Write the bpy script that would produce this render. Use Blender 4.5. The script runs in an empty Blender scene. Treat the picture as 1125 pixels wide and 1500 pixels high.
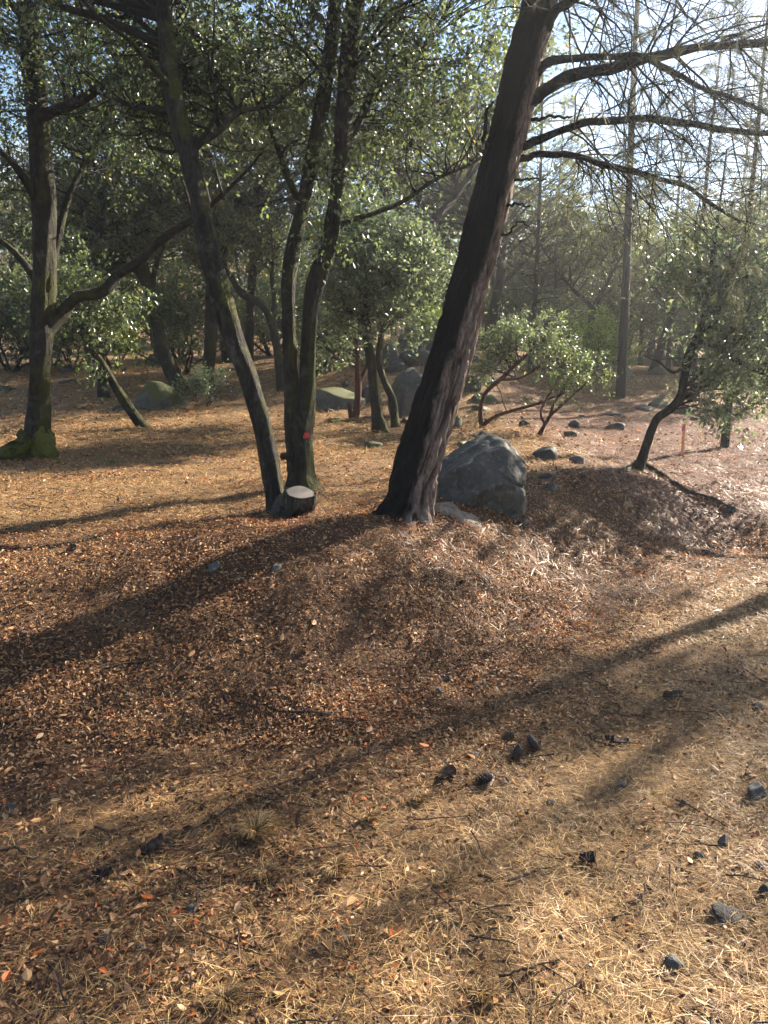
import bpy, math
import numpy as np
from mathutils import Vector

# ------------------------------------------------------------------ camera, sky, sun, exposure
scene = bpy.context.scene
col = scene.collection
F, CX, CY = 1127.0, 562.5, 750.0            # focal length and centre of the photograph, in its pixels
PITCH = math.radians(11.0)
CAMZ = 1.6
SUN_AZ, SUN_EL = math.radians(50.0), math.radians(29.0)   # azimuth clockwise from +Y

cam_d = bpy.data.cameras.new('camera'); cam = bpy.data.objects.new('camera', cam_d); col.objects.link(cam)
cam.location = (0, 0, CAMZ); cam.rotation_euler = (math.pi/2 - PITCH, 0, 0)
cam_d.sensor_fit = 'VERTICAL'; cam_d.sensor_height = 34.6; cam_d.lens = 34.6*F/1500.0
cam_d.clip_start = 0.05; cam_d.clip_end = 2000
scene.camera = cam

world = bpy.data.worlds.new('World'); scene.world = world; world.use_nodes = True
wn, wl = world.node_tree.nodes, world.node_tree.links
wn.clear()
w_out = wn.new('ShaderNodeOutputWorld'); w_bg = wn.new('ShaderNodeBackground')
w_sky = wn.new('ShaderNodeTexSky'); w_sky.sky_type = 'NISHITA'; w_sky.sun_disc = False
w_sky.sun_elevation = SUN_EL; w_sky.sun_rotation = SUN_AZ; w_sky.dust_density = .1; w_sky.ozone_density = 2.5
w_co = wn.new('ShaderNodeTexCoord'); w_map = wn.new('ShaderNodeMapping'); w_map.inputs['Scale'].default_value = (1, 1, 1.9); w_map.inputs['Location'].default_value = (0, 2.3, 0)
w_noise = wn.new('ShaderNodeTexNoise'); w_noise.inputs['Scale'].default_value = 5.2; w_noise.inputs['Detail'].default_value = 7; w_noise.inputs['Roughness'].default_value = 0.58
w_ramp = wn.new('ShaderNodeValToRGB'); w_ramp.color_ramp.elements[0].position = 0.50; w_ramp.color_ramp.elements[1].position = 0.66
w_mix = wn.new('ShaderNodeMix'); w_mix.data_type = 'RGBA'
w_mix.inputs[7].default_value = (5.0, 5.3, 5.6, 1)          # sunlit thin cloud
wl.new(w_co.outputs['Generated'], w_map.inputs['Vector']); wl.new(w_map.outputs['Vector'], w_noise.inputs['Vector'])
wl.new(w_noise.outputs['Fac'], w_ramp.inputs['Fac']); wl.new(w_ramp.outputs['Color'], w_mix.inputs[0])
wl.new(w_sky.outputs['Color'], w_mix.inputs[6]); wl.new(w_mix.outputs[2], w_bg.inputs['Color'])
w_bg.inputs['Strength'].default_value = 0.05
wl.new(w_bg.outputs['Background'], w_out.inputs['Surface'])

sun_d = bpy.data.lights.new('sun', 'SUN'); sun_d.energy = 5.0; sun_d.angle = math.radians(0.53); sun_d.color = (1.0, 0.88, 0.70)
sun = bpy.data.objects.new('sun', sun_d); col.objects.link(sun)
SUN_DIR = Vector((math.sin(SUN_AZ)*math.cos(SUN_EL), math.cos(SUN_AZ)*math.cos(SUN_EL), math.sin(SUN_EL)))
sun.rotation_euler = SUN_DIR.to_track_quat('Z', 'Y').to_euler(); sun.location = SUN_DIR*40

vs = scene.view_settings
vs.view_transform = 'Standard'; vs.look = 'None'; vs.gamma = 1; vs.use_curve_mapping = False
vs.exposure = 2.45
cy = scene.cycles
cy.max_bounces = 5; cy.diffuse_bounces = 3; cy.glossy_bounces = 1; cy.transmission_bounces = 3; cy.transparent_max_bounces = 4
cy.volume_bounces = 0
cy.use_adaptive_sampling = True; cy.adaptive_threshold = 0.03
cy.caustics_reflective = False; cy.caustics_refractive = False
cy.sample_clamp_indirect = 4.0

# ------------------------------------------------------------------ numpy helpers
def hash3(ix, iy, iz, s=0):
    h = (ix.astype(np.int64)*374761393 + iy.astype(np.int64)*668265263 + iz.astype(np.int64)*2147483647 + s*1274126177) & 0xFFFFFFFF
    h = ((h ^ (h >> 13))*1274126177) & 0xFFFFFFFF
    h = ((h ^ (h >> 16))*2246822519) & 0xFFFFFFFF
    return ((h ^ (h >> 15)) & 0xFFFFFF)/float(0xFFFFFF)

def vnoise(x, y, z, s=0):
    x, y, z = np.broadcast_arrays(np.asarray(x, float), np.asarray(y, float), np.asarray(z, float))
    fx, fy, fz = np.floor(x), np.floor(y), np.floor(z)
    ix, iy, iz = fx.astype(np.int64), fy.astype(np.int64), fz.astype(np.int64)
    u, v, w = x-fx, y-fy, z-fz
    u, v, w = u*u*(3-2*u), v*v*(3-2*v), w*w*(3-2*w)
    def c(a, b, d): return hash3(ix+a, iy+b, iz+d, s)
    x00 = c(0,0,0)*(1-u)+c(1,0,0)*u; x10 = c(0,1,0)*(1-u)+c(1,1,0)*u
    x01 = c(0,0,1)*(1-u)+c(1,0,1)*u; x11 = c(0,1,1)*(1-u)+c(1,1,1)*u
    return ((x00*(1-v)+x10*v)*(1-w) + (x01*(1-v)+x11*v)*w)*2-1

def fbm(x, y, z=0.0, octv=4, s=0):
    r, a, f = 0.0, 0.5, 1.0
    for i in range(octv):
        r = r + a*vnoise(np.asarray(x)*f+i*17.3, np.asarray(y)*f-i*9.1, np.asarray(z)*f+i*5.7, s+i); a *= 0.5; f *= 2.05
    return r

def sstep(a, b, x):
    t = np.clip((x-a)/(b-a), 0, 1); return t*t*(3-2*t)

def norm(v): return v/np.maximum(np.linalg.norm(v, axis=-1, keepdims=True), 1e-9)

def make_mesh(name, verts, faces, attrs=None, smooth=False):
    """faces: an (M,k) array or a list of such arrays"""
    verts = np.ascontiguousarray(verts, dtype=np.float32).reshape(-1, 3)
    fl = faces if isinstance(faces, list) else [faces]
    fl = [np.asarray(f, dtype=np.int32) for f in fl if len(f)]
    me = bpy.data.meshes.new(name)
    nl = sum(f.size for f in fl); nf = sum(len(f) for f in fl)
    me.vertices.add(len(verts)); me.vertices.foreach_set('co', verts.ravel())
    me.loops.add(nl); me.loops.foreach_set('vertex_index', np.concatenate([f.ravel() for f in fl]))
    tot = np.concatenate([np.full(len(f), f.shape[1], np.int32) for f in fl])
    st = np.concatenate([[0], np.cumsum(tot)[:-1]]).astype(np.int32)
    me.polygons.add(nf); me.polygons.foreach_set('loop_start', st); me.polygons.foreach_set('loop_total', tot)
    me.polygons.foreach_set('use_smooth', np.full(nf, bool(smooth)))
    for k, a in (attrs or {}).items():
        at_ = me.attributes.new(k, 'FLOAT', 'POINT'); at_.data.foreach_set('value', np.asarray(a, np.float32))
    me.update(calc_edges=True)
    return me

def obj(name, me, mat=None, parent=None, loc=None, kind=None):
    o = bpy.data.objects.new(name, me); col.objects.link(o)
    if me is not None and mat is not None and not me.materials:
        for m in (mat if isinstance(mat, (list, tuple)) else [mat]): me.materials.append(m)
    if parent is not None: o.parent = parent
    if loc is not None: o.location = loc
    if kind: o['kind'] = kind
    return o

def tag(o, label, cat, group=None):
    o['label'] = label; o['category'] = cat
    if group: o['group'] = group
    return o

def empty(name, loc, label, cat, group=None):
    o = bpy.data.objects.new(name, None); col.objects.link(o); o.location = tuple(float(c) for c in loc); o.empty_display_size = 0.1
    return tag(o, label, cat, group)

# ------------------------------------------------------------------ terrain
FOOT = np.array([(-12, 1.7), (-3, 2.45), (-1.5, 2.75), (-.4, 3.1), (.3, 3.5), (1.3, 4.7), (3.5, 6.6), (6, 8.4), (12, 11.5), (30, 20)])
RISE = np.array([(-20, 0), (6, 0), (9, .04), (12, .16), (15, .40), (19, .84), (22, 1.08), (30, 1.55), (45, 2.6), (70, 4.6), (120, 8.5), (420, 18)])
def height(x, y):
    x = np.asarray(x, float); y = np.asarray(y, float)
    yf = np.interp(x, FOOT[:, 0], FOOT[:, 1]) + 0.22*fbm(x*0.9, y*0.9, 3.1, 2, 5)
    h = 0.54 - 0.24*sstep(1.6, 3.6, x) + 0.03*sstep(-1, -4, x)
    w = 2.1 + 0.35*fbm(x*0.7, 0*x, 1.0, 2, 9)
    z = h*sstep(-0.15, w, y-yf)
    z = z + np.interp(y, RISE[:, 0], RISE[:, 1])
    z = z + 6.0*sstep(26, 75, y)*sstep(2, -26, x-0.10*y)          # the hillside behind on the left
    z = z + 0.75*sstep(12.5, 18.5, y)*sstep(32, 22, y)*np.exp(-((x-1.0)/2.4)**2)          # the rocky rise behind the leaning pine
    z = z + 0.04*np.exp(-(((x-2.45)/.7)**2 + ((y-7.2)/.5)**2)) - 0.16*np.exp(-(((x-3.1)/.6)**2 + ((y-6.9)/.5)**2))
    z = z + 0.025*np.exp(-(((x-.25)/.6)**2 + ((y-5.75)/.35)**2))
    bank = sstep(0, .5, y-yf)*sstep(3.2, 1.6, y-yf)
    z = z + (0.07+0.05*bank)*fbm(x*1.3, y*1.3, 0.5, 3, 1) + 0.025*fbm(x*5, y*5, 0.2, 2, 2) + 0.012*bank*fbm(x*14, y*14, .7, 2, 3)
    return z

def straw_amount(x, y):
    """1 where the ground is dry straw, 0 where it is red-brown leaf litter"""
    yf = np.interp(x, FOOT[:, 0], FOOT[:, 1]); d = y-yf
    s = 0.62*sstep(.1, -.5, d) + 0.98*sstep(1.9, 2.9, d)
    s = s - 0.75*sstep(2.0, 3.4, x)*sstep(.6, 1.6, d)*sstep(16, 11, y)
    return np.clip(s + 0.75*fbm(x*0.9, y*0.9, 7.7, 4, 21) + .30*track_amount(x, y), 0, 1)

def track_amount(x, y):
    """the worn dirt track that runs from the foreground to the right"""
    xc = np.interp(y, [0, 2, 4, 6, 9], [.3, .9, 2.1, 4.0, 7.0])
    return sstep(1.25, .35, np.abs(x-xc+.25*fbm(x*.8, y*.8, 4.4, 2, 51)))

def red_amount(x, y):
    """rusty red needle litter on the slope to the right"""
    yf = np.interp(x, FOOT[:, 0], FOOT[:, 1])
    return np.clip(sstep(1.3, 3.0, x)*sstep(.3, 1.0, y-yf)*sstep(19, 12, y)+.5*fbm(x*.9, y*.9, 1.7, 3, 33)*sstep(.5, 2, x), 0, 1)

def ray(px, py):
    u = (px-CX)/F; v = (py-CY)/F
    return np.array([u, math.cos(PITCH)-v*math.sin(PITCH), -math.sin(PITCH)-v*math.cos(PITCH)])
def at(px, py):
    """the place on the ground that the photograph shows at this pixel"""
    d = ray(px, py); t = np.geomspace(1.2, 160, 6000)
    x, y, z = d[0]*t, d[1]*t, CAMZ+d[2]*t
    hit = np.nonzero(z <= height(x, y))[0]
    i = hit[0] if len(hit) else len(t)-1
    return np.array([x[i], y[i], float(height(x[i], y[i]))])
def pt(px, py, Y):
    d = ray(px, py); t = Y/d[1]; return np.array([d[0]*t, Y, CAMZ+d[2]*t])
def px2m(Y): return Y/F

# ------------------------------------------------------------------ materials
def new_mat(name):
    m = bpy.data.materials.new(name); m.use_nodes = True
    n, l = m.node_tree.nodes, m.node_tree.links; n.clear()
    out = n.new('ShaderNodeOutputMaterial'); b = n.new('ShaderNodeBsdfPrincipled'); l.new(b.outputs[0], out.inputs[0])
    return m, n, l, b, out
def ramp(n, stops, interp='LINEAR'):
    r = n.new('ShaderNodeValToRGB'); r.color_ramp.interpolation = interp
    e = r.color_ramp.elements
    while len(e) < len(stops): e.new(0.5)
    for k, (p, c) in enumerate(stops): e[k].position = p; e[k].color = (*c, 1)
    return r
def noise_node(n, l, scale, detail=5, rough=.6, vec=None, dist=0):
    t = n.new('ShaderNodeTexNoise'); t.inputs['Scale'].default_value = scale; t.inputs['Detail'].default_value = detail
    t.inputs['Roughness'].default_value = rough; t.inputs['Distortion'].default_value = dist
    if vec is not None: l.new(vec, t.inputs['Vector'])
    return t
def mixc(n, l, fac, a, b, mode='MIX'):
    m = n.new('ShaderNodeMix'); m.data_type = 'RGBA'; m.blend_type = mode
    for s, i in ((fac, 0), (a, 6), (b, 7)):
        if hasattr(s, 'is_linked') or hasattr(s, 'links'): l.new(s, m.inputs[i])
        elif isinstance(s, (int, float)): m.inputs[i].default_value = s
        else: m.inputs[i].default_value = (*s, 1)
    return m.outputs[2]
def maprange(n, l, v, a, b, c=0.0, d=1.0):
    m = n.new('ShaderNodeMapRange'); l.new(v, m.inputs[0])
    for i, x in enumerate((a, b, c, d)): m.inputs[i+1].default_value = x
    return m.outputs[0]
def bump(n, l, b, hgt, strength=.6, dist=.02):
    bp = n.new('ShaderNodeBump'); bp.inputs['Strength'].default_value = strength; bp.inputs['Distance'].default_value = dist
    l.new(hgt, bp.inputs['Height']); l.new(bp.outputs[0], b.inputs['Normal'])

def leaf_mat(name, stops, rough=.42, transl=.35, spec=.5, tcol=1.6, tint=(.98, 1.08, .75)):
    """thin leaf: glossy top plus light coming through; colour varies from leaf to leaf"""
    m, n, l, b, out = new_mat(name)
    a = n.new('ShaderNodeAttribute'); a.attribute_name = 'rnd'
    r = ramp(n, stops); l.new(a.outputs['Fac'], r.inputs[0]); l.new(r.outputs[0], b.inputs['Base Color'])
    b.inputs['Roughness'].default_value = rough; b.inputs['Specular IOR Level'].default_value = spec
    if transl > 0:
        t = n.new('ShaderNodeBsdfTranslucent'); mx = n.new('ShaderNodeMixShader'); mx.inputs[0].default_value = transl
        g = n.new('ShaderNodeMix'); g.data_type = 'RGBA'; g.blend_type = 'MULTIPLY'; g.inputs[0].default_value = 1
        g.inputs[7].default_value = (tcol*tint[0], tcol*tint[1], tcol*tint[2], 1); l.new(r.outputs[0], g.inputs[6]); l.new(g.outputs[2], t.inputs[0])
        l.new(b.outputs[0], mx.inputs[1]); l.new(t.outputs[0], mx.inputs[2]); l.new(mx.outputs[0], out.inputs[0])
    return m

M = {}
M['oak_leaf'] = leaf_mat('oak_leaf', [(0, (.026, .036, .020)), (.5, (.056, .072, .038)), (.85, (.10, .12, .058)), (.975, (.14, .16, .045)), (1, (.20, .15, .05))], .36, .48, .6)
M['far_oak_leaf'] = leaf_mat('far_oak_leaf', [(0, (.036, .042, .020)), (.5, (.075, .082, .038)), (.85, (.13, .132, .06)), (1, (.15, .12, .06))], .40, .52, .5)
M['manzanita_leaf'] = leaf_mat('manzanita_leaf', [(0, (.06, .076, .05)), (.5, (.10, .12, .078)), (.9, (.17, .19, .10)), (1, (.24, .25, .10))], .38, .36)
M['bright_leaf'] = leaf_mat('bright_leaf', [(0, (.09, .13, .02)), (.5, (.15, .20, .03)), (1, (.26, .30, .05))], .40, .5)
M['grey_leaf'] = leaf_mat('grey_leaf', [(0, (.055, .075, .052)), (.5, (.10, .125, .085)), (1, (.18, .19, .11))], .36, .45, .6)
M['needle'] = leaf_mat('needle', [(0, (.05, .06, .035)), (.6, (.095, .10, .06)), (1, (.19, .15, .09))], .45, .30)
M['litter'] = leaf_mat('litter', [(0, (.028, .013, .008)), (.28, (.105, .046, .020)), (.55, (.23, .108, .050)), (.75, (.38, .21, .098)), (.92, (.48, .30, .15)), (.98, (.56, .40, .24)), (1, (.46, .12, .03))], .58, .22, .3, 1.2, (1.15, 1, .8))
M['straw'] = leaf_mat('straw', [(0, (.10, .053, .022)), (.4, (.26, .152, .060)), (.8, (.48, .32, .130)), (1, (.62, .46, .22))], .5, .25, .4, 1.1, (1.15, 1, .8))
M['needle_litter'] = leaf_mat('needle_litter', [(0, (.035, .013, .009)), (.5, (.105, .038, .023)), (.85, (.19, .078, .045)), (1, (.28, .15, .08))], .5, .2, .4, 1.1, (1.15, 1, .8))

def ground_mat():
    m, n, l, b, out = new_mat('ground')
    co = n.new('ShaderNodeTexCoord').outputs['Object']
    a = n.new('ShaderNodeAttribute'); a.attribute_name = 'straw'
    fine = noise_node(n, l, 55, 6, .72, co); mid = noise_node(n, l, 9, 6, .65, co); big = noise_node(n, l, 1.3, 4, .6, co)
    leafc = ramp(n, [(.25, (.020, .011, .007)), (.48, (.080, .040, .020)), (.62, (.17, .085, .038)), (.78, (.32, .19, .095))]); l.new(fine.outputs[0], leafc.inputs[0])
    strc = ramp(n, [(.25, (.05, .029, .015)), (.46, (.17, .10, .046)), (.62, (.33, .21, .095)), (.8, (.52, .37, .185))]); l.new(fine.outputs[0], strc.inputs[0])
    c = mixc(n, l, a.outputs['Fac'], leafc.outputs[0], strc.outputs[0])
    c = mixc(n, l, maprange(n, l, mid.outputs[0], .35, .62, .45, 0), c, (.045, .032, .024))
    c = mixc(n, l, maprange(n, l, big.outputs[0], .45, .7, 0, .35), c, (.14, .075, .045))
    rd = n.new('ShaderNodeAttribute'); rd.attribute_name = 'red'
    redc = ramp(n, [(.25, (.022, .009, .007)), (.5, (.085, .030, .020)), (.75, (.18, .075, .048))]); l.new(fine.outputs[0], redc.inputs[0])
    c = mixc(n, l, maprange(n, l, rd.outputs['Fac'], 0, 1, 0, .85), c, redc.outputs[0])
    l.new(c, b.inputs['Base Color']); b.inputs['Roughness'].default_value = .85; b.inputs['Specular IOR Level'].default_value = .2
    h = n.new('ShaderNodeMath'); h.operation = 'ADD'; l.new(fine.outputs[0], h.inputs[0]); l.new(mid.outputs[0], h.inputs[1])
    bump(n, l, b, h.outputs[0], .9, .03)
    return m
M['ground'] = ground_mat()

def bark_mat(name, dark, light, moss=0.0, mosscol=(.10, .12, .012), scale=1.0, lichen=0.3, mossdir=(.6, -.3, .4)):
    m, n, l, b, out = new_mat(name)
    tc = n.new('ShaderNodeTexCoord'); co = tc.outputs['Object']; geo = n.new('ShaderNodeNewGeometry')
    mp = n.new('ShaderNodeMapping'); mp.inputs['Scale'].default_value = (1, 1, .28); l.new(co, mp.inputs[0])
    fine = noise_node(n, l, 46*scale, 7, .7, mp.outputs[0], .6); mid = noise_node(n, l, 9*scale, 5, .6, co)
    r = ramp(n, [(.3, dark), (.52, tuple((d+g)/2 for d, g in zip(dark, light))), (.72, light)]); l.new(fine.outputs[0], r.inputs[0])
    md = noise_node(n, l, 15*scale, 5, .7, mp.outputs[0], .8)
    c = mixc(n, l, maprange(n, l, md.outputs[0], .38, .56, .8, 0), r.outputs[0], tuple(x*.6 for x in dark))
    if lichen: c = mixc(n, l, maprange(n, l, mid.outputs[0], .56, .68, 0, lichen), c, (.10, .10, .085))
    if moss:
        big = noise_node(n, l, 3.2, 5, .7, co)
        dt = n.new('ShaderNodeVectorMath'); dt.operation = 'DOT_PRODUCT'; dt.inputs[1].default_value = mossdir; l.new(geo.outputs['Normal'], dt.inputs[0])
        ad = n.new('ShaderNodeMath'); ad.operation = 'MULTIPLY_ADD'; ad.inputs[1].default_value = .28; l.new(dt.outputs['Value'], ad.inputs[0]); l.new(big.outputs[0], ad.inputs[2])
        mn = noise_node(n, l, 70, 4, .7, co)
        mc = ramp(n, [(.3, tuple(x*.35 for x in mosscol)), (.7, tuple(x*1.7 for x in mosscol))]); l.new(mn.outputs[0], mc.inputs[0])
        c = mixc(n, l, maprange(n, l, ad.outputs[0], .72-.30*moss, .86-.30*moss, 0, .95), c, mc.outputs[0])
    l.new(c, b.inputs['Base Color']); b.inputs['Roughness'].default_value = .85; b.inputs['Specular IOR Level'].default_value = .25
    ah = n.new('ShaderNodeMath'); ah.operation = 'MULTIPLY_ADD'; ah.inputs[1].default_value = 2.0; l.new(md.outputs[0], ah.inputs[0]); l.new(fine.outputs[0], ah.inputs[2])
    bump(n, l, b, ah.outputs[0], 1, .03)
    return m
M['oak_bark'] = bark_mat('oak_bark', (.004, .003, .003), (.050, .043, .036), .26, (.055, .056, .010), lichen=.5)
M['mossy_bark'] = bark_mat('mossy_bark', (.004, .003, .003), (.042, .036, .029), .44, (.042, .043, .008), lichen=.4)
M['stump_bark'] = bark_mat('stump_bark', (.012, .010, .009), (.12, .108, .095), 0, lichen=.7)
M['moss'] = bark_mat('moss', (.02, .02, .01), (.07, .07, .03), .85, (.085, .084, .011))
M['twig_bark'] = bark_mat('twig_bark', (.008, .007, .006), (.036, .030, .026), 0, lichen=.1)
M['red_bark'] = bark_mat('red_bark', (.035, .014, .010), (.17, .062, .045), 0, lichen=0)
M['far_bark'] = bark_mat('far_bark', (.007, .006, .005), (.036, .029, .025), 0, lichen=.1)
M['dead_wood'] = bark_mat('dead_wood', (.030, .020, .014), (.15, .105, .075), 0, lichen=.25)
M['bark_flake'] = bark_mat('bark_flake', (.020, .012, .010), (.09, .052, .042), 0, lichen=0)

def pine_bark():
    m, n, l, b, out = new_mat('charred_pine_bark')
    tc = n.new('ShaderNodeTexCoord'); co = tc.outputs['Object']
    ca = n.new('ShaderNodeAttribute'); ca.attribute_name = 'char'
    fu = n.new('ShaderNodeAttribute'); fu.attribute_name = 'furrow'
    mp = n.new('ShaderNodeMapping'); mp.inputs['Scale'].default_value = (1, 1, .3); l.new(co, mp.inputs[0])
    fine = noise_node(n, l, 60, 7, .7, mp.outputs[0], .5); mid = noise_node(n, l, 6, 5, .65, mp.outputs[0], .4)
    brown = ramp(n, [(.28, (.042, .032, .027)), (.5, (.145, .108, .090)), (.72, (.27, .212, .182))]); l.new(fine.outputs[0], brown.inputs[0])
    c = mixc(n, l, maprange(n, l, fu.outputs['Fac'], .15, .6, .85, 0), brown.outputs[0], (.020, .014, .012))
    black = ramp(n, [(.3, (.002, .002, .0025)), (.75, (.011, .011, .012))]); l.new(fine.outputs[0], black.inputs[0])
    ad = n.new('ShaderNodeMath'); ad.operation = 'MULTIPLY_ADD'; ad.inputs[1].default_value = .9; l.new(mid.outputs[0], ad.inputs[0]); l.new(ca.outputs['Fac'], ad.inputs[2])
    b.inputs['Coat Weight'].default_value = 0
    c = mixc(n, l, maprange(n, l, ad.outputs[0], .86, 1.02, 0, 1), c, black.outputs[0])
    l.new(c, b.inputs['Base Color']); b.inputs['Roughness'].default_value = .85; b.inputs['Specular IOR Level'].default_value = .15
    bump(n, l, b, fine.outputs[0], 1, .015)
    return m
M['pine_bark'] = pine_bark()

def rock_mat(name, dark, light, moss=0.0, lichen=.4):
    m, n, l, b, out = new_mat(name)
    co = n.new('ShaderNodeTexCoord').outputs['Object']; geo = n.new('ShaderNodeNewGeometry')
    fine = noise_node(n, l, 38, 8, .72, co); mid = noise_node(n, l, 5, 6, .65, co, .3)
    r = ramp(n, [(.3, dark), (.72, light)]); l.new(mid.outputs[0], r.inputs[0])
    c = mixc(n, l, maprange(n, l, fine.outputs[0], .35, .7, .55, 0), r.outputs[0], tuple(x*.35 for x in dark))
    sp = noise_node(n, l, 17, 5, .7, co)
    c = mixc(n, l, maprange(n, l, sp.outputs[0], .56, .64, 0, lichen), c, (.24, .24, .22))
    if moss:
        sx = n.new('ShaderNodeSeparateXYZ'); l.new(geo.outputs['Normal'], sx.inputs[0])
        big = noise_node(n, l, 4, 5, .7, co)
        ad = n.new('ShaderNodeMath'); ad.operation = 'MULTIPLY_ADD'; ad.inputs[1].default_value = .35; l.new(sx.outputs['Z'], ad.inputs[0]); l.new(big.outputs[0], ad.inputs[2])
        mn = noise_node(n, l, 90, 4, .7, co); mc = ramp(n, [(.3, (.012, .015, .003)), (.7, (.085, .092, .014))]); l.new(mn.outputs[0], mc.inputs[0])
        c = mixc(n, l, maprange(n, l, ad.outputs[0], .80-.3*moss, .92-.3*moss, 0, .95), c, mc.outputs[0])
    l.new(c, b.inputs['Base Color']); b.inputs['Roughness'].default_value = .75; b.inputs['Specular IOR Level'].default_value = .35
    bump(n, l, b, fine.outputs[0], .7, .015)
    return m
M['rock'] = rock_mat('rock', (.045, .044, .041), (.135, .130, .121))
M['rock_dark'] = rock_mat('rock_dark', (.020, .019, .018), (.065, .062, .057), 0, .2)
M['rock_moss'] = rock_mat('rock_moss', (.05, .055, .055), (.13, .135, .13), .75)
M['rock_very_mossy'] = rock_mat('rock_very_mossy', (.045, .05, .05), (.12, .125, .115), .95)
M['boulder'] = rock_mat('boulder', (.028, .029, .027), (.11, .11, .102), 0, .35)

def plain(name, c, rough=.7, var=.3, scale=30):
    m, n, l, b, out = new_mat(name)
    co = n.new('ShaderNodeTexCoord').outputs['Object']; t = noise_node(n, l, scale, 6, .7, co)
    r = ramp(n, [(.3, tuple(x*(1-var) for x in c)), (.7, tuple(min(1, x*(1+var)) for x in c))]); l.new(t.outputs[0], r.inputs[0])
    l.new(r.outputs[0], b.inputs['Base Color']); b.inputs['Roughness'].default_value = rough
    bump(n, l, b, t.outputs[0], .4, .004)
    return m
def cut_wood():
    m, n, l, b, out = new_mat('cut_wood'); co = n.new('ShaderNodeTexCoord').outputs['Object']
    a = n.new('ShaderNodeAttribute'); a.attribute_name = 'ring'; t = noise_node(n, l, 14, 6, .7, co)
    ad = n.new('ShaderNodeMath'); ad.operation = 'MULTIPLY_ADD'; ad.inputs[1].default_value = .35; l.new(t.outputs[0], ad.inputs[0]); l.new(a.outputs['Fac'], ad.inputs[2])
    sn = n.new('ShaderNodeMath'); sn.operation = 'SINE'; mu = n.new('ShaderNodeMath'); mu.operation = 'MULTIPLY'; mu.inputs[1].default_value = 48; l.new(ad.outputs[0], mu.inputs[0]); l.new(mu.outputs[0], sn.inputs[0])
    c = mixc(n, l, maprange(n, l, sn.outputs[0], -1, 1, 0, .6), (.115, .103, .092), (.045, .038, .032))
    c = mixc(n, l, maprange(n, l, t.outputs[0], .5, .66, 0, .8), c, (.10, .085, .07))
    c = mixc(n, l, maprange(n, l, a.outputs['Fac'], .90, .97, 0, 1), c, (.022, .018, .014))
    l.new(c, b.inputs['Base Color']); b.inputs['Roughness'].default_value = .85; bump(n, l, b, sn.outputs[0], .3, .003)
    return m
M['cut_wood'] = cut_wood()
M['red_paint'] = plain('red_paint', (.42, .028, .03), .7, .5, 60)
M['stake_wood'] = plain('stake_wood', (.72, .30, .13), .7, .2)
M['pink_paint'] = plain('pink_paint', (.85, .12, .10), .5, .15)
M['ribbon'] = plain('ribbon', (.38, .10, .42), .4, .15)
M['cone'] = leaf_mat('cone', [(0, (.018, .012, .009)), (.5, (.085, .052, .036)), (1, (.27, .19, .14))], .6, 0)
M['ash_soil'] = plain('ash_soil', (.17, .135, .105), .95, .6, 34)

# ------------------------------------------------------------------ tubes and leaves
def catmull(P, n):
    P = np.asarray(P, float); Q = np.vstack([2*P[0]-P[1], P, 2*P[-1]-P[-2]])
    t = np.linspace(0, len(P)-1-1e-6, n); i = t.astype(int); f = (t-i)[:, None]
    a, b, c, d = Q[i], Q[i+1], Q[i+2], Q[i+3]
    return .5*((2*b)+(-a+c)*f+(2*a-5*b+4*c-d)*f**2+(-a+3*b-3*c+d)*f**3)

def tube(P, R, sides=14, rough=.0, freq=6.0, seed=0, cap=True, extra=None):
    """one continuous tapering limb; rough = relative depth of the bark relief"""
    P = np.asarray(P, float); R = np.asarray(R, float); K = len(P)
    T = norm(np.gradient(P, axis=0))
    N = np.zeros_like(P); ref = np.array([0, 1.0, 0]) if abs(T[0][1]) < .8 else np.array([1.0, 0, 0])
    nv = norm(np.cross(T[0], ref)[None])[0]
    for k in range(K):
        nv = nv - T[k]*np.dot(nv, T[k]); nv /= np.linalg.norm(nv); N[k] = nv
    B = np.cross(T, N)
    th = np.linspace(0, 2*math.pi, sides, endpoint=False)
    D = N[:, None]*np.cos(th)[None, :, None] + B[:, None]*np.sin(th)[None, :, None]
    L = np.concatenate([[0], np.cumsum(np.linalg.norm(np.diff(P, axis=0), axis=1))])
    rr = R[:, None]*np.ones((1, sides))
    if rough:
        cx, sx = np.cos(th)[None]*freq*.5, np.sin(th)[None]*freq*.5
        nz = fbm(cx+0*L[:, None], sx+0*L[:, None], L[:, None]*freq*.55+seed*3.3, 4, seed)
        rr = rr*(1+rough*nz*1.6)
    if extra is not None: rr = rr*extra(L[:, None], th[None], D)
    V = P[:, None]+D*rr[..., None]
    i = np.arange(K-1)[:, None]*sides+np.arange(sides)[None]; j = np.arange(K-1)[:, None]*sides+(np.arange(sides)[None]+1) % sides
    Q = np.stack([i, j, j+sides, i+sides], -1).reshape(-1, 4)
    V = V.reshape(-1, 3)
    fl = [Q]
    if cap:
        V = np.vstack([V, P[-1]+T[-1]*R[-1]*.4]); c = len(V)-1; a = (K-1)*sides+np.arange(sides)
        fl.append(np.stack([a, np.roll(a, -1), np.full(sides, c)], -1))
    return V, fl

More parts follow.
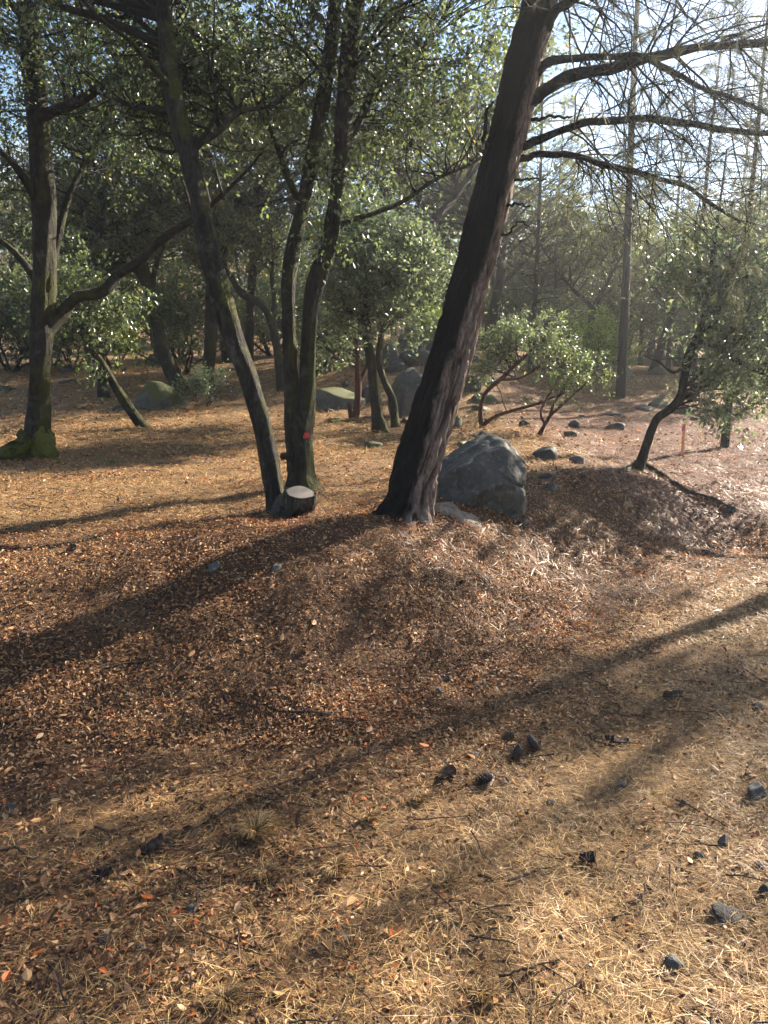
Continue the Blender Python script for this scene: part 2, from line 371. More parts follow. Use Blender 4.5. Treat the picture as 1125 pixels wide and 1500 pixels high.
def batch_tubes(P, R, sides=3):
    """many thin twigs at once: P (N,K,3), R (N,K)"""
    N_, K = P.shape[:2]
    T = norm(np.gradient(P, axis=1))
    ref = np.where(np.abs(T[:, :1, 2:3]) < .8, np.array([0, 0, 1.0]), np.array([1.0, 0, 0]))
    n1 = norm(np.cross(T, np.broadcast_to(ref, T.shape))); n2 = np.cross(T, n1)
    th = np.linspace(0, 2*math.pi, sides, endpoint=False)
    V = P[:, :, None]+R[:, :, None, None]*(n1[:, :, None]*np.cos(th)[:, None]+n2[:, :, None]*np.sin(th)[:, None])
    base = (np.arange(N_)*K*sides)[:, None, None]+(np.arange(K-1)*sides)[None, :, None]
    s = np.arange(sides)[None, None]; s2 = (s+1) % sides
    Q = np.stack([base+s, base+s2, base+s2+sides, base+s+sides], -1).reshape(-1, 4)
    return V.reshape(-1, 3), Q

def spawn(P, R, n, t0, t1, ang, ln, K, wob, up, rng, rr=.6, rend=.3, flat=1.0):
    """n side shoots from the polylines P, anywhere between t0 and t1 of their length"""
    N_, KK = P.shape[:2]; idx = rng.integers(0, N_, n); t = rng.uniform(t0, t1, n)*(KK-1)
    i = np.minimum(t.astype(int), KK-2); f = (t-i)[:, None]
    p0 = P[idx, i]*(1-f)+P[idx, i+1]*f; tn = norm(P[idx, i+1]-P[idx, i]); r0 = R[idx, i]*rr
    q = rng.normal(size=(n, 3)); q[:, 2] *= flat; q = norm(q-tn*np.sum(q*tn, 1, keepdims=True))
    a = rng.uniform(ang[0], ang[1], n)[:, None]; d = np.cos(a)*tn+np.sin(a)*q
    L = rng.uniform(ln[0], ln[1], n); out = np.zeros((n, K, 3)); out[:, 0] = p0
    for k in range(1, K):
        d = norm(d+rng.normal(size=(n, 3))*wob+np.array([0, 0, up])); out[:, k] = out[:, k-1]+d*(L/(K-1))[:, None]
    return out, r0[:, None]*np.linspace(1, rend, K)[None]

def leaves(P, per, size, rng, aspect=.5, spread=.03, droop=.15, jit=.35, follow=.6):
    """leaves along twigs; two triangles folded along the midrib each"""
    N_, K = P.shape[:2]; n = N_*per
    idx = np.repeat(np.arange(N_), per); t = rng.uniform(.15, 1, n)*(K-1); i = np.minimum(t.astype(int), K-2); f = (t-i)[:, None]
    p = P[idx, i]*(1-f)+P[idx, i+1]*f+rng.normal(size=(n, 3))*spread
    a = norm(norm(P[idx, i+1]-P[idx, i])*follow+rng.normal(size=(n, 3))*.75-np.array([0, 0, droop]))
    return leaf_quads(p, a, size*rng.uniform(1-jit, 1+jit, n), aspect, rng)

def leaf_quads(p, a, L, aspect, rng, nrm=None, fold=.22):
    n = len(p)
    q = rng.normal(size=(n, 3)) if nrm is None else nrm
    s = norm(np.cross(a, q)); nn = np.cross(s, a); w = (L*aspect*.5)[:, None]; L = L[:, None]
    fo = nn*(w*fold*rng.uniform(.2, 2.2, n)[:, None])
    V = np.stack([p, p+a*L*.48+s*w+fo, p+a*L, p+a*L*.48-s*w+fo], 1).reshape(-1, 3)
    b = np.arange(n)[:, None]*4
    Fc = np.concatenate([b+np.array([[0, 1, 2]]), b+np.array([[0, 2, 3]])])
    return V, Fc, np.repeat(rng.uniform(0, 1, n), 4)

def needles(P, per, ln, w, rng, spread=.5, t0=.5, back=False):
    """tufts of needles toward the twig ends; one thin triangle each"""
    N_, K = P.shape[:2]; n = N_*per; idx = np.repeat(np.arange(N_), per)
    t = rng.uniform(t0, 1, n)*(K-1); i = np.minimum(t.astype(int), K-2); f = (t-i)[:, None]
    p = P[idx, i]*(1-f)+P[idx, i+1]*f
    d = norm(norm(P[idx, i+1]-P[idx, i])+rng.normal(size=(n, 3))*spread); s = norm(np.cross(d, rng.normal(size=(n, 3))))
    L = (ln*rng.uniform(.6, 1.15, n))[:, None]
    V = np.stack([p-s*w/2, p+s*w/2, p+d*L-np.array([0, 0, 1])*L*.12], 1).reshape(-1, 3)
    return V, np.arange(3*n).reshape(-1, 3), np.repeat(rng.uniform(0, 1, n), 3)

def ell_points(rng, n, c, r, hollow=.35):
    d = norm(rng.normal(size=(n, 3))); q = rng.uniform(hollow**3, 1, n)**(1/3)
    return np.asarray(c)+d*q[:, None]*np.asarray(r)

def reach(stemP, stemR, centers, rng, K=7, rmax=.03, sag=.12):
    """limbs that leave the stem below each foliage cluster and curve out to it"""
    out = np.zeros((len(centers), K, 3)); rad = np.zeros((len(centers), K))
    for k, c in enumerate(centers):
        d = stemP-c; hz = np.hypot(d[:, 0], d[:, 1]); dz = c[2]-stemP[:, 2]
        cost = np.linalg.norm(d, axis=1)+1.3*np.maximum(0, .35*hz-dz)+rng.uniform(0, .5, len(stemP))
        j = int(np.argmin(cost)); a = stemP[j]; L = np.linalg.norm(c-a)
        m = a*.5+c*.5+rng.normal(size=3)*.14*L+np.array([0, 0, sag*L])
        t = np.linspace(0, 1, K)[:, None]
        out[k] = (1-t)**2*a+2*t*(1-t)*m+t*t*c+rng.normal(size=(K, 3))*.02*L*(t*(1-t)*4)
        rad[k] = min(rmax, stemR[j]*.55, .006+.012*L)*np.linspace(1, .28, K)
    return out, rad

def join(parts):
    V, Fs, A, o = [], [], [], 0
    for v, f, *a in parts:
        fl = f if isinstance(f, list) else [f]
        V.append(v); Fs += [x+o for x in fl]; o += len(v)
        A.append(a[0] if a else np.zeros(len(v)))
    return np.vstack(V), Fs, np.concatenate(A)

def foliage_set(stemP, stemR, centers, rng, twigs=9, per=13, size=.05, aspect=.5, tl=(.18, .42), rmax=.03, K=4, up=.03, spread=.03, droop=.15, sub=0):
    """returns (twig tubes, leaves) grown from a stem to the cluster centres"""
    LP, LR = reach(stemP, stemR, centers, rng, rmax=rmax)
    parts = [batch_tubes(LP, LR, 4)]
    SP, SR = spawn(LP, LR, len(centers)*3, .3, .95, (.5, 1.2), (tl[1]*.8, tl[1]*1.9), 5, .22, up, rng, .6, .3)
    parts.append(batch_tubes(SP, SR, 3))
    AP = np.concatenate([LP[:, -5:], SP]); AR = np.concatenate([LR[:, -5:], SR])
    TP, TR = spawn(AP, AR, len(centers)*twigs, .35, 1.0, (.3, 1.3), tl, K, .25, up, rng, .6, .4)
    parts.append(batch_tubes(TP, np.maximum(TR, .0012), 3))
    return join(parts), leaves(TP, per, size, rng, aspect, spread, droop)

def put(name, built, mat, parent, origin, smooth=False, kind=None, extra_attr=None):
    """mesh in world coordinates -> part of a thing whose Empty stands at origin"""
    V, Fc = built[0], built[1]
    at_ = {'rnd': built[2]} if len(built) > 2 and len(built[2]) == len(V) else {}
    if extra_attr: at_.update(extra_attr)
    o = obj(name, make_mesh(name, V-np.asarray(origin), Fc, at_, smooth), mat, parent)
    if kind: o['kind'] = kind
    return o

# ------------------------------------------------------------------ the ground sheet
ys = np.concatenate([np.linspace(-8, 1.1, 16)[:-1], np.linspace(1.1, 11, 205), np.geomspace(11.1, 230, 85)])
xh = np.concatenate([np.linspace(0, 6.2, 115), np.geomspace(6.3, 170, 42)])
xs = np.concatenate([-xh[:0:-1], xh])
GX, GY = np.meshgrid(xs, ys); GZ = height(GX, GY)
nx, ny = len(xs), len(ys)
ii = (np.arange(ny-1)[:, None]*nx+np.arange(nx-1)[None]).ravel()
gme = make_mesh('ground', np.stack([GX, GY, GZ], -1).reshape(-1, 3), np.stack([ii, ii+1, ii+nx+1, ii+nx], -1), {'straw': straw_amount(GX, GY).ravel(), 'red': red_amount(GX, GY).ravel()}, True)
ground = obj('ground', gme, M['ground'], kind='structure'); ground['label'] = 'leaf strewn woodland slope rising from a dirt track'

# ------------------------------------------------------------------ trees whose stems the photograph shows
def stem(path, Y, dy=None, up=None, n=None, sink=.12):
    """stem from pixel centres and widths at depth Y; up = metres it goes on beyond its last point"""
    q = np.array([p[:2] for p in path], float); w = np.array([p[2] for p in path], float)
    dy = np.zeros(len(path)) if dy is None else np.interp(np.linspace(0, 1, len(path)), np.linspace(0, 1, len(dy)), dy)
    P = np.array([pt(a, b, Y+d) for (a, b), d in zip(q, dy)]); R = w*.5*(Y+dy)/F
    if sink: P = np.vstack([P[0]+(P[0]-P[1])/max(1e-6, np.linalg.norm(P[0]-P[1]))*sink, P]); R = np.concatenate([[R[0]*1.5], R]); R[1] *= 1.12
    if up:
        d = norm((P[-1]-P[-3])[None])[0]
        for k in range(1, 4):
            d = norm((d+np.array([0, 0, .12]))[None])[0]
            P = np.vstack([P, P[-1]+d*up/3]); R = np.concatenate([R, [R[-1]*.74]])
    n = n or max(24, int(6*len(P)))
    t = np.linspace(0, len(R)-1, n)
    return catmull(P, n), np.interp(t, np.arange(len(R)), R)

def stem_tree(name, label, base_px, stems, mat, crowns=(), group=None, leaf='oak_leaf', size=.055, seed=1, sides=16, rough=.24, twig='twig_bark', cat='tree',
              twigs=9, per=13, tl=(.18, .42), aspect=.5, rmax=.03, sink=.12, reach_from=.35, droop=.15):
    """stems: (part name, path, dy, up); the first is the trunk. crowns: (centre, radii, clusters, hollow) in metres"""
    rng = np.random.default_rng(seed); base = at(*base_px); Y = base[1]
    e = empty(name, base, label, cat, group)
    SP, SR = [], []
    for k, (pn, path, dy, up) in enumerate(stems):
        P, R = stem(path, Y, dy, up, sink=sink if k == 0 else 0)
        o = put(pn, tube(P, R, sides if k == 0 else max(8, sides-6), rough, 5, seed+k), M[mat], e, base, True)
        c0 = int(len(P)*(reach_from if k == 0 else .15)); SP.append(P[c0:]); SR.append(R[c0:])
    SP, SR = np.vstack(SP), np.concatenate(SR)
    if crowns:
        C = np.vstack([ell_points(rng, n, c, r, h) for c, r, n, h in crowns])
        tw, lf = foliage_set(SP, SR, C, rng, twigs, per, size, aspect, tl, rmax, droop=droop)
        put('twigs', tw, M[twig], e, base, True, 'stuff'); put('crown', lf, M[leaf], e, base, False, 'stuff')
    return e, base, SP, SR

# mossy oak at the left edge
e, b, SP, SR = stem_tree('oak_tree', 'stout oak with a moss covered foot and a low limb arching sideways', (52, 668), [
    ('trunk', [(50, 674, 52), (54, 650, 38), (57, 600, 31), (59, 540, 30), (62, 470, 33), (64, 400, 31), (66, 330, 31), (61, 230, 29), (50, 120, 27), (40, 0, 26)], None, 3.0),
    ('branch', [(66, 486, 20), (88, 462, 19), (112, 436, 16), (150, 426, 15), (178, 398, 13), (200, 386, 12), (245, 345, 11), (290, 316, 8), (320, 290, 6)], (0, .3, -.2), .8),
    ('branch', [(58, 172, 15), (85, 160, 14), (120, 146, 12), (160, 118, 10), (210, 95, 7)], (0, -.6), .8),
    ('branch', [(64, 430, 12), (85, 350, 10), (100, 290, 8), (125, 240, 6), (155, 190, 5)], (0, .5), .6),
    ('branch', [(56, 300, 12), (35, 260, 10), (5, 225, 8), (-40, 190, 7)], (0, -.5), .6),
    ('branch', [(58, 420, 11), (35, 385, 9), (10, 360, 8), (-30, 335, 6)], (0, .2), .5)], 'mossy_bark',
    [((-4.2, 8.8, 5.0), (2.7, 2.0, 1.3), 135, .25), ((-2.8, 8.6, 4.5), (1.6, 1.3, .9), 80, .1), ((-4.6, 8.2, 3.4), (1.0, .8, .5), 24, .1)], seed=11, sides=22, rough=.26, size=.046)
for k, q in enumerate([[(50, 640, 36), (34, 660, 34), (10, 672, 30), (-18, 680, 22)], [(58, 638, 34), (66, 656, 28), (77, 672, 14)], [(50, 645, 36), (42, 668, 30), (26, 684, 20), (8, 692, 12)], [(56, 640, 34), (57, 662, 28), (60, 680, 14)]]):
    P, R = stem(q, b[1], (0, -.18), None, 16, 0); P[:, 2] = np.minimum(P[:, 2], height(P[:, 0], P[:, 1])+R*.6+.30*np.linspace(1, 0, 16)**1.5)
    put('root', tube(P, R, 20, .85, 8, 40+k), M['moss'], e, b, True)

# oak that leans away to the upper left, sprouting beside the cut stump
e, b2, SP, SR = stem_tree('oak_tree', 'slender curving oak leaning from the cut stump, lit moss along its bend', (405, 750), [
    ('trunk', [(408, 752, 40), (402, 722, 31), (390, 645, 26), (366, 560, 27), (343, 500, 28), (326, 440, 29), (309, 385, 28), (296, 320, 27), (286, 270, 25), (268, 200, 25), (254, 140, 23), (245, 60, 21), (238, 0, 20)], (0, .25), 2.4),
    ('branch', [(278, 235, 9), (292, 210, 9), (318, 195, 8), (350, 165, 7), (395, 155, 5)], (.2, .5), .6),
    ('branch', [(275, 225, 8), (305, 190, 6), (318, 150, 5), (310, 110, 4)], (.2, .1), .4),
    ('branch', [(252, 130, 10), (225, 100, 8), (190, 60, 6), (150, 30, 5)], (.2, -.3), .6)], 'oak_bark',
    [((-1.9, 6.2, 4.7), (2.0, 1.5, .95), 95, .25), ((-1.1, 6.6, 3.9), (1.1, .7, .5), 45, .1), ((-1.6, 6.3, 3.5), (.7, .5, .3), 22, .1)], seed=22, sides=22, size=.045)

# twin-stemmed oak with the red paint spot
e3, b3, SP, SR = stem_tree('oak_tree', 'twin stemmed oak marked with a red paint spot on its trunk', (441, 716), [
    ('trunk', [(443, 718, 50), (441, 695, 40), (440, 660, 38), (440, 630, 37), (447, 590, 30), (450, 560, 23), (452, 500, 22), (457, 440, 23), (467, 400, 24), (480, 365, 23), (496, 270, 21), (503, 170, 24), (510, 90, 24), (521, 0, 24)], (0, .1), 3.0),
    ('stem', [(434, 690, 26), (431, 640, 25), (428, 590, 22), (425, 540, 19), (423, 480, 18), (422, 420, 19), (428, 370, 20), (441, 310, 17), (455, 240, 18), (470, 160, 19), (485, 60, 18), (492, 0, 17)], (0, .15), 2.6),
    ('branch', [(505, 205, 12), (522, 185, 11), (540, 150, 9), (555, 130, 8), (600, 90, 6)], (.1, .4), .6),
    ('branch', [(443, 305, 10), (420, 255, 9), (405, 210, 7), (380, 160, 6)], (.1, .6), .5),
    ('branch', [(490, 330, 8), (540, 315, 7), (590, 295, 6), (640, 262, 5), (690, 240, 4)], (.1, .8), .4)], 'mossy_bark',
    [((-.1, 6.8, 4.7), (1.8, 1.4, 1.0), 105, .25), ((.2, 7.0, 3.7), (1.0, .7, .5), 60, .1), ((-.45, 6.5, 2.95), (.22, .2, .6), 10, .0)], seed=33, sides=22, size=.045)
P, R = stem([(432, 668, 10), (421, 668, 11), (412, 669, 12)], b3[1]-.06, None, None, 10, 0)
put('branch_stub', tube(P, R, 10, .3, 6, 5), M['oak_bark'], e3, b3, True)
rngp = np.random.default_rng(4)      # the paint spot follows the bark, 3 mm proud
th = np.linspace(0, 2*math.pi, 18, endpoint=False); c0 = pt(450.5, 636, b3[1])
rad = .024*(1+.35*rngp.normal(size=18)*.6); Rt = 37*.5*b3[1]/F; cxs = pt(440, 636, b3[1])[0]
vv = [c0]+[c0+np.array([r*math.cos(t), 0, r*1.1*math.sin(t)]) for r, t in zip(rad, th)]
vv = np.array(vv); vv[:, 1] = b3[1]-np.sqrt(np.maximum(0, (Rt*1.12)**2-(vv[:, 0]-cxs)**2))-.003
put('paint_mark', (vv, np.array([(0, 1+k, 1+(k+1) % 18) for k in range(18)])), M['red_paint'], e3, b3)

# cut stump
bs = at(437, 752); sY = bs[1]-.05
es = empty('tree_stump', bs, 'low cut stump with a pale grey sawn face between the oak stems', 'stump')
rs = 20*sY/F; topc = pt(440, 722, sY); axis = norm(np.array([[.16, -.30, .94]]))[0]
P = np.array([at(424, 756)+np.array([-.05, .06, -.14]), at(430, 752)+np.array([0, .04, .04]), topc-axis*.07, topc])
put('trunk', tube(catmull(P, 14), np.concatenate([np.linspace(rs*1.5, rs*1.05, 9), np.full(5, rs*1.03)]), 36, .34, 8, 3, cap=False), M['stump_bark'], es, bs, True)
u = norm(np.cross(axis, [0, 1, 0])[None])[0]; v = np.cross(axis, u); th = np.linspace(0, 2*math.pi, 30, endpoint=False)
ringr = rs*(1.02+.22*fbm(np.cos(th)*1.5, np.sin(th)*1.5, 2, 2, 8))
rim = topc+axis*.006+(u*np.cos(th)[:, None]+v*np.sin(th)[:, None])*ringr[:, None]
low = topc-axis*.006+(u*np.cos(th)[:, None]+v*np.sin(th)[:, None])*(ringr*1.02)[:, None]
k = np.arange(30)
put('cut_face', (np.vstack([rim, low, topc+axis*.006]), [np.stack([k, (k+1) % 30, np.full(30, 60)], -1), np.stack([k+30, (k+1) % 30+30, (k+1) % 30, k], -1)]), M['cut_wood'], es, bs, extra_attr={'ring': np.concatenate([np.ones(60), [0]])})

# leaning charred pine
bp = at(602, 748); pY = bp[1]
ep = empty('pine_tree', bp, 'large leaning pine, charred black on one side, furrowed reddish bark on the other', 'tree')
path = [(598, 752, 74), (602, 732, 67), (610, 687, 66), (631, 620, 63), (655, 540, 58), (677, 460, 54), (699, 373, 52), (719, 293, 50), (740, 213, 49), (759, 133, 48), (776, 53, 46), (790, 0, 45)]
P, R = stem(path, pY, (0, .05), 4.5, 420)
furrow_store = {}
def furrow(L, th, D):
    x, y = np.cos(th)*3.1, np.sin(th)*3.1
    w = fbm(x*.9, y*.9, L*2.2, 3, 61)*1.3
    ridge = np.abs(vnoise(x*1.9+w, y*1.9+w, L*3.6, 62)); cr = np.abs(vnoise(x*1.6, y*1.6, L*12+w*2, 63))
    f = np.clip(ridge*2.4, 0, 1)*(.75+.25*np.clip(cr*3, 0, 1)); furrow_store['f'] = f; furrow_store['n'] = D
    flare = 1+.22*np.exp(-L/.10)*np.clip(np.cos(3*th+.6), 0, 1)
    return (1+.25*(f-.6)+.08*fbm(x*4, y*4, L*14, 2, 64))*flare
V, fl = tube(P, R, 96, 0, 5, 7, True, furrow)
ch = np.clip(.62-.62*furrow_store['n'][..., 0]+.10*furrow_store['n'][..., 1], 0, 1)
hgt = np.linspace(0, 1, len(P))[:, None]; ch = np.clip(ch+.30*sstep(.32, .5, hgt)-.05, 0, 1)
put('trunk', (V, fl), M['pine_bark'], ep, bp, True, None, {'char': np.append(ch.ravel(), 1), 'furrow': np.append(furrow_store['f'].ravel(), .5)})
pine_limbs = [
    ([(778, 150, 20), (800, 132, 18), (840, 112, 16), (900, 96, 15), (960, 82, 14), (1040, 68, 13), (1125, 58, 11), (1230, 50, 8), (1330, 60, 5)], (0, -.5)),
    ([(785, 108, 18), (805, 94, 14), (850, 84, 11), (900, 81, 10), (945, 84, 9), (985, 104, 9), (1040, 132, 8), (1125, 166, 7), (1200, 205, 5)], (0, -.25, .3)),
    ([(760, 218, 13), (790, 202, 12), (825, 187, 12), (870, 178, 12), (925, 174, 11), (990, 178, 10), (1060, 187, 9), (1125, 197, 8), (1220, 220, 5)], (0, -.35)),
    ([(758, 232, 14), (785, 227, 11), (820, 226, 10), (860, 234, 10), (915, 246, 9), (965, 262, 8), (1010, 277, 7), (1045, 300, 6), (1082, 325, 4)], (0, .35)),
    ([(795, 45, 20), (812, 18, 17), (835, 4, 15), (880, -18, 13), (960, -60, 10), (1080, -110, 7)], (0, -.4)),
    ([(715, 222, 7), (709, 200, 6), (713, 165, 5), (724, 148, 3)], (0, -.15)),
    ([(770, 178, 6), (800, 172, 5), (838, 170, 3)], (0, -.1)),
    ([(740, 268, 5), (770, 263, 4), (798, 262, 2)], (0, .05)),
    ([(735, 305, 6), (750, 300, 5), (775, 300, 3)], (0, -.15)),
    ([(725, 345, 5), (745, 340, 4), (760, 325, 3), (775, 332, 2)], (0, -.2)),
]
LPs, LRs = [], []
rng = np.random.default_rng(77)
for k, (q, dy) in enumerate(pine_limbs):
    lp, lr = stem([(a_, b_, c_*.82) for a_, b_, c_ in q], pY+.02, dy, None, 34, 0)
    lp[2:] += .022*np.stack([fbm(np.arange(32)*.4, k*7.0, 0, 2, 3), fbm(np.arange(32)*.4, k*7.0, 4, 2, 4), fbm(np.arange(32)*.4, k*7.0, 9, 2, 5)], -1)
    put('branch', tube(lp, lr*(1+.16*fbm(np.arange(34)*.7, k*3.0, 2, 2, 8)), 12, .35, 7, 80+k), M['twig_bark'], ep, bp, True)
    if k < 5: LPs.append(lp); LRs.append(lr)
up_limbs = []                                             # limbs above the picture's upper edge
top = P[343:]; topR = R[343:]
for k in range(16):
    j = rng.integers(0, len(top)); a = rng.uniform(0, 2*math.pi); L = rng.uniform(1.0, 2.0)
    d = np.array([math.cos(a), math.sin(a), rng.uniform(-.05, .4)]); t = np.linspace(0, 1, 34)[:, None]
    lp = top[j]+d*L*t+np.array([0, 0, -.25])*t**2*L; up_limbs.append(lp)
    put('branch', tube(lp, np.linspace(.03, .008, 34), 8, .18, 5, 180+k), M['twig_bark'], ep, bp, True)
LP = np.array(LPs); LR = np.array(LRs); UP = np.array(up_limbs); UR = np.tile(np.linspace(.03, .008, 34), (16, 1))
s1, r1 = spawn(LP, LR, 190, .25, 1, (.6, 1.35), (.35, 1.15), 9, .15, -.05, rng, .28, .3)
s1b, r1b = spawn(UP, UR, 110, .2, 1, (.6, 1.35), (.35, .9), 9, .10, -.03, rng, .35, .3)
s1 = np.concatenate([s1, s1b]); r1 = np.minimum(np.concatenate([r1, r1b]), .0065)
s2, r2 = spawn(s1, r1, 2300, .15, 1, (.4, 1.1), (.10, .42), 6, .2, -.03, rng, .6, .4)
r2 = np.maximum(r2, .0013)
put('twigs', join([batch_tubes(s1, r1, 4), batch_tubes(s2, r2, 3)]), M['twig_bark'], ep, bp, True, 'stuff')
keep = rng.random(len(s2)) < .5
put('crown', needles(s2[keep], 34, .10, .0022, rng, .5, .75), M['needle'], ep, bp, False, 'stuff')
# pale dug-out soil at the pine's foot
sc0 = at(664, 752); th = np.linspace(0, 2*math.pi, 40, endpoint=False)
rg = np.linspace(0, 1, 9); rr_ = (1+.9*fbm(np.cos(th)*1.8, np.sin(th)*1.8, 5, 4, 31))
X = sc0[0]+(.20*np.cos(th)*rr_)[None]*rg[:, None]; Yy = sc0[1]+(.12*np.sin(th)*rr_)[None]*rg[:, None]
Z = height(X, Yy)+.022*(1-rg[:, None]**2)+.05*fbm(X*14, Yy*14, 0, 4, 6)*(1-rg[:, None]**2)+.012-.03*rg[:, None]**6
V = np.stack([X, Yy, Z], -1).reshape(-1, 3); i = (np.arange(8)[:, None]*40+np.arange(40)[None]); j = (np.arange(8)[:, None]*40+(np.arange(40)[None]+1) % 40)
so = obj('bare_soil', make_mesh('bare_soil', V, np.stack([i, j, j+40, i+40], -1).reshape(-1, 4), None, True), M['ash_soil'], kind='stuff'); so['label'] = 'pale bare soil scooped out at the foot of the leaning pine'

# small oaks and madrone in the middle distance
bc = at(556, 632); Yc = bc[1]
stem_tree('oak_tree', 'small bushy oak with two mossy stems in front of the round boulder', (556, 632), [
    ('trunk', [(558, 634, 24), (553, 610, 17), (549, 580, 15), (545, 540, 15), (540, 505, 14), (535, 470, 11), (528, 430, 8)], None, .8),
    ('stem', [(579, 626, 17), (577, 600, 12), (574, 582, 12), (562, 555, 9), (555, 525, 9), (558, 490, 8), (570, 440, 6)], (-.1, 0), .8)], 'mossy_bark',
    [(pt(540, 410, Yc), (.8, .8, .6), 85, .1), (pt(590, 385, Yc), (.8, .8, .5), 50, .1), (pt(520, 345, Yc+.3), (.8, .7, .5), 40, .1), (pt(525, 470, Yc+.1), (.35, .4, .2), 10, .1)], leaf='grey_leaf', size=.06, seed=41, per=12, tl=(.14, .34))
bm = at(521, 614)
stem_tree('madrone_tree', 'little tree with a smooth red trunk forking low among the mossy rocks', (521, 614), [
    ('trunk', [(518, 616, 13), (523, 595, 10), (525, 565, 10), (524, 545, 8), (523, 520, 7), (518, 480, 5)], None, .5),
    ('branch', [(526, 560, 7), (534, 545, 6), (541, 525, 5), (548, 500, 4)], (0, .2), .4),
    ('branch', [(514, 612, 7), (512, 598, 6), (511, 590, 4)], (0, -.05), None)], 'red_bark',
    [(pt(500, 470, bm[1]+.2), (.75, .6, .5), 30, .1)], leaf='manzanita_leaf', size=.06, seed=42, rough=.08)
bx = at(212, 627)
stem_tree('oak_tree', 'short mossy oak leaning steeply over the dry grass, leafy tip', (212, 627), [
    ('trunk', [(213, 629, 17), (200, 614, 15), (185, 592, 14), (170, 568, 13), (155, 542, 11), (140, 518, 10), (128, 503, 8), (120, 480, 6)], None, .4)], 'mossy_bark',
    [(pt(125, 455, bx[1]), (.65, .6, .55), 48, .1)], leaf='oak_leaf', size=.06, seed=43)
bx = at(262, 578)
stem_tree('oak_tree', 'dark leaning oak rising behind the moss covered boulder', (262, 578), [
    ('trunk', [(264, 578, 28), (256, 556, 22), (243, 525, 19), (235, 495, 17), (226, 455, 16), (214, 410, 16), (203, 375, 15), (185, 350, 13), (165, 320, 10)], None, 1.5),
    ('branch', [(216, 420, 9), (205, 405, 8), (190, 390, 7), (170, 372, 5)], (0, .4), .8),
    ('branch', [(222, 445, 9), (226, 400, 8), (240, 350, 7), (250, 300, 5)], (0, .4), .8)], 'oak_bark',
    [(pt(190, 230, bx[1]), (2.3, 1.8, 1.6), 120, .15), (pt(250, 280, bx[1]+.5), (1.4, 1.2, .9), 40, .1)], leaf='far_oak_leaf', size=.075, seed=44, tl=(.25, .55))
bx = at(304, 568)
stem_tree('oak_tree', 'upright dark oak behind the curving stem with a thick forked limb', (304, 568), [
    ('trunk', [(302, 570, 22), (306, 540, 17), (309, 490, 16), (310, 430, 16), (312, 370, 16), (312, 318, 17), (300, 260, 13), (295, 200, 10)], None, 1.4),
    ('branch', [(310, 322, 15), (322, 302, 18), (345, 296, 17), (370, 285, 15), (388, 262, 12), (405, 240, 10), (428, 210, 8), (440, 190, 5)], (0, -.6), .8),
    ('branch', [(366, 288, 10), (395, 283, 9), (418, 268, 7), (440, 245, 5)], (-.3, -.6), .7),
    ('branch', [(345, 296, 9), (385, 298, 8), (425, 292, 6), (465, 290, 4)], (-.2, -.8), .6)], 'mossy_bark',
    [(pt(360, 190, bx[1]), (2.4, 1.6, 1.2), 110, .2), (pt(300, 130, bx[1]), (2.0, 1.6, 1.2), 60, .2)], leaf='far_oak_leaf', size=.075, seed=45, tl=(.25, .55))
bx = at(411, 572)
stem_tree('oak_tree', 'dark oak stem arching over to one side beside the twin stemmed oak', (411, 572), [
    ('trunk', [(413, 573, 15), (410, 545, 12), (405, 505, 12), (397, 470, 12), (385, 448, 11), (365, 436, 11), (350, 425, 10), (338, 405, 8), (323, 386, 6)], None, 1.0),
    ('branch', [(398, 472, 8), (402, 440, 7), (398, 400, 5), (405, 360, 4)], (0, .4), .8)], 'oak_bark',
    [(pt(330, 340, bx[1]), (1.2, 1.1, .7), 40, .1), (pt(395, 335, bx[1]+.5), (1.1, 1.0, .8), 35, .1)], leaf='far_oak_leaf', size=.07, seed=46)
for k, (bpx, trunk, lab, cr) in enumerate([
    ((362, 540), [(361, 541, 15), (365, 500, 12), (368, 440, 12), (371, 380, 12), (375, 320, 11), (385, 240, 10), (388, 170, 9)], 'straight thin pine trunk seen between the curving oak and twin oak', 2.5),
    ((152, 582), [(153, 583, 16), (150, 560, 13), (147, 520, 12), (144, 470, 11), (146, 420, 9), (150, 360, 7)], 'short dark trunk standing just behind the steeply leaning mossy oak', 2.0)]):
    bx = at(*bpx)
    stem_tree('forest_tree', lab, bpx, [('trunk', trunk, None, 1.5)], 'far_bark', [(pt(trunk[-1][0], trunk[-1][1]-30, bx[1]+.3), (1.7, 1.5, 1.5), 75, .2)], leaf='far_oak_leaf', size=.085, seed=50+k, tl=(.25, .55))

bx = at(706, 627); ym = bx[1]
stem_tree('manzanita_shrub', 'manzanita shrub with slanting stems just beside the leaning pine', (706, 627), [
    ('stem', [(706, 628, 8), (704, 600, 6), (712, 575, 6), (733, 556, 6), (755, 535, 5), (785, 508, 4)], (0, .1), .3),
    ('stem', [(706, 624, 7), (722, 612, 5), (745, 603, 5), (785, 592, 4), (815, 580, 3)], (0, -.2), .2),
    ('stem', [(733, 556, 5), (765, 552, 4), (800, 530, 3)], (.05, .3), .2)], 'red_bark',
    [(pt(752, 500, ym+.1), (.52, .5, .26), 24, .1), (pt(790, 495, ym+.1), (.34, .4, .24), 14, .1), (pt(715, 530, ym), (.22, .3, .15), 9, .1)], leaf='manzanita_leaf', size=.05, seed=71, cat='shrub', tl=(.10, .24), sink=.06, rough=.1, sides=10, reach_from=.5, rmax=.008)
bx = at(790, 638); ym = bx[1]
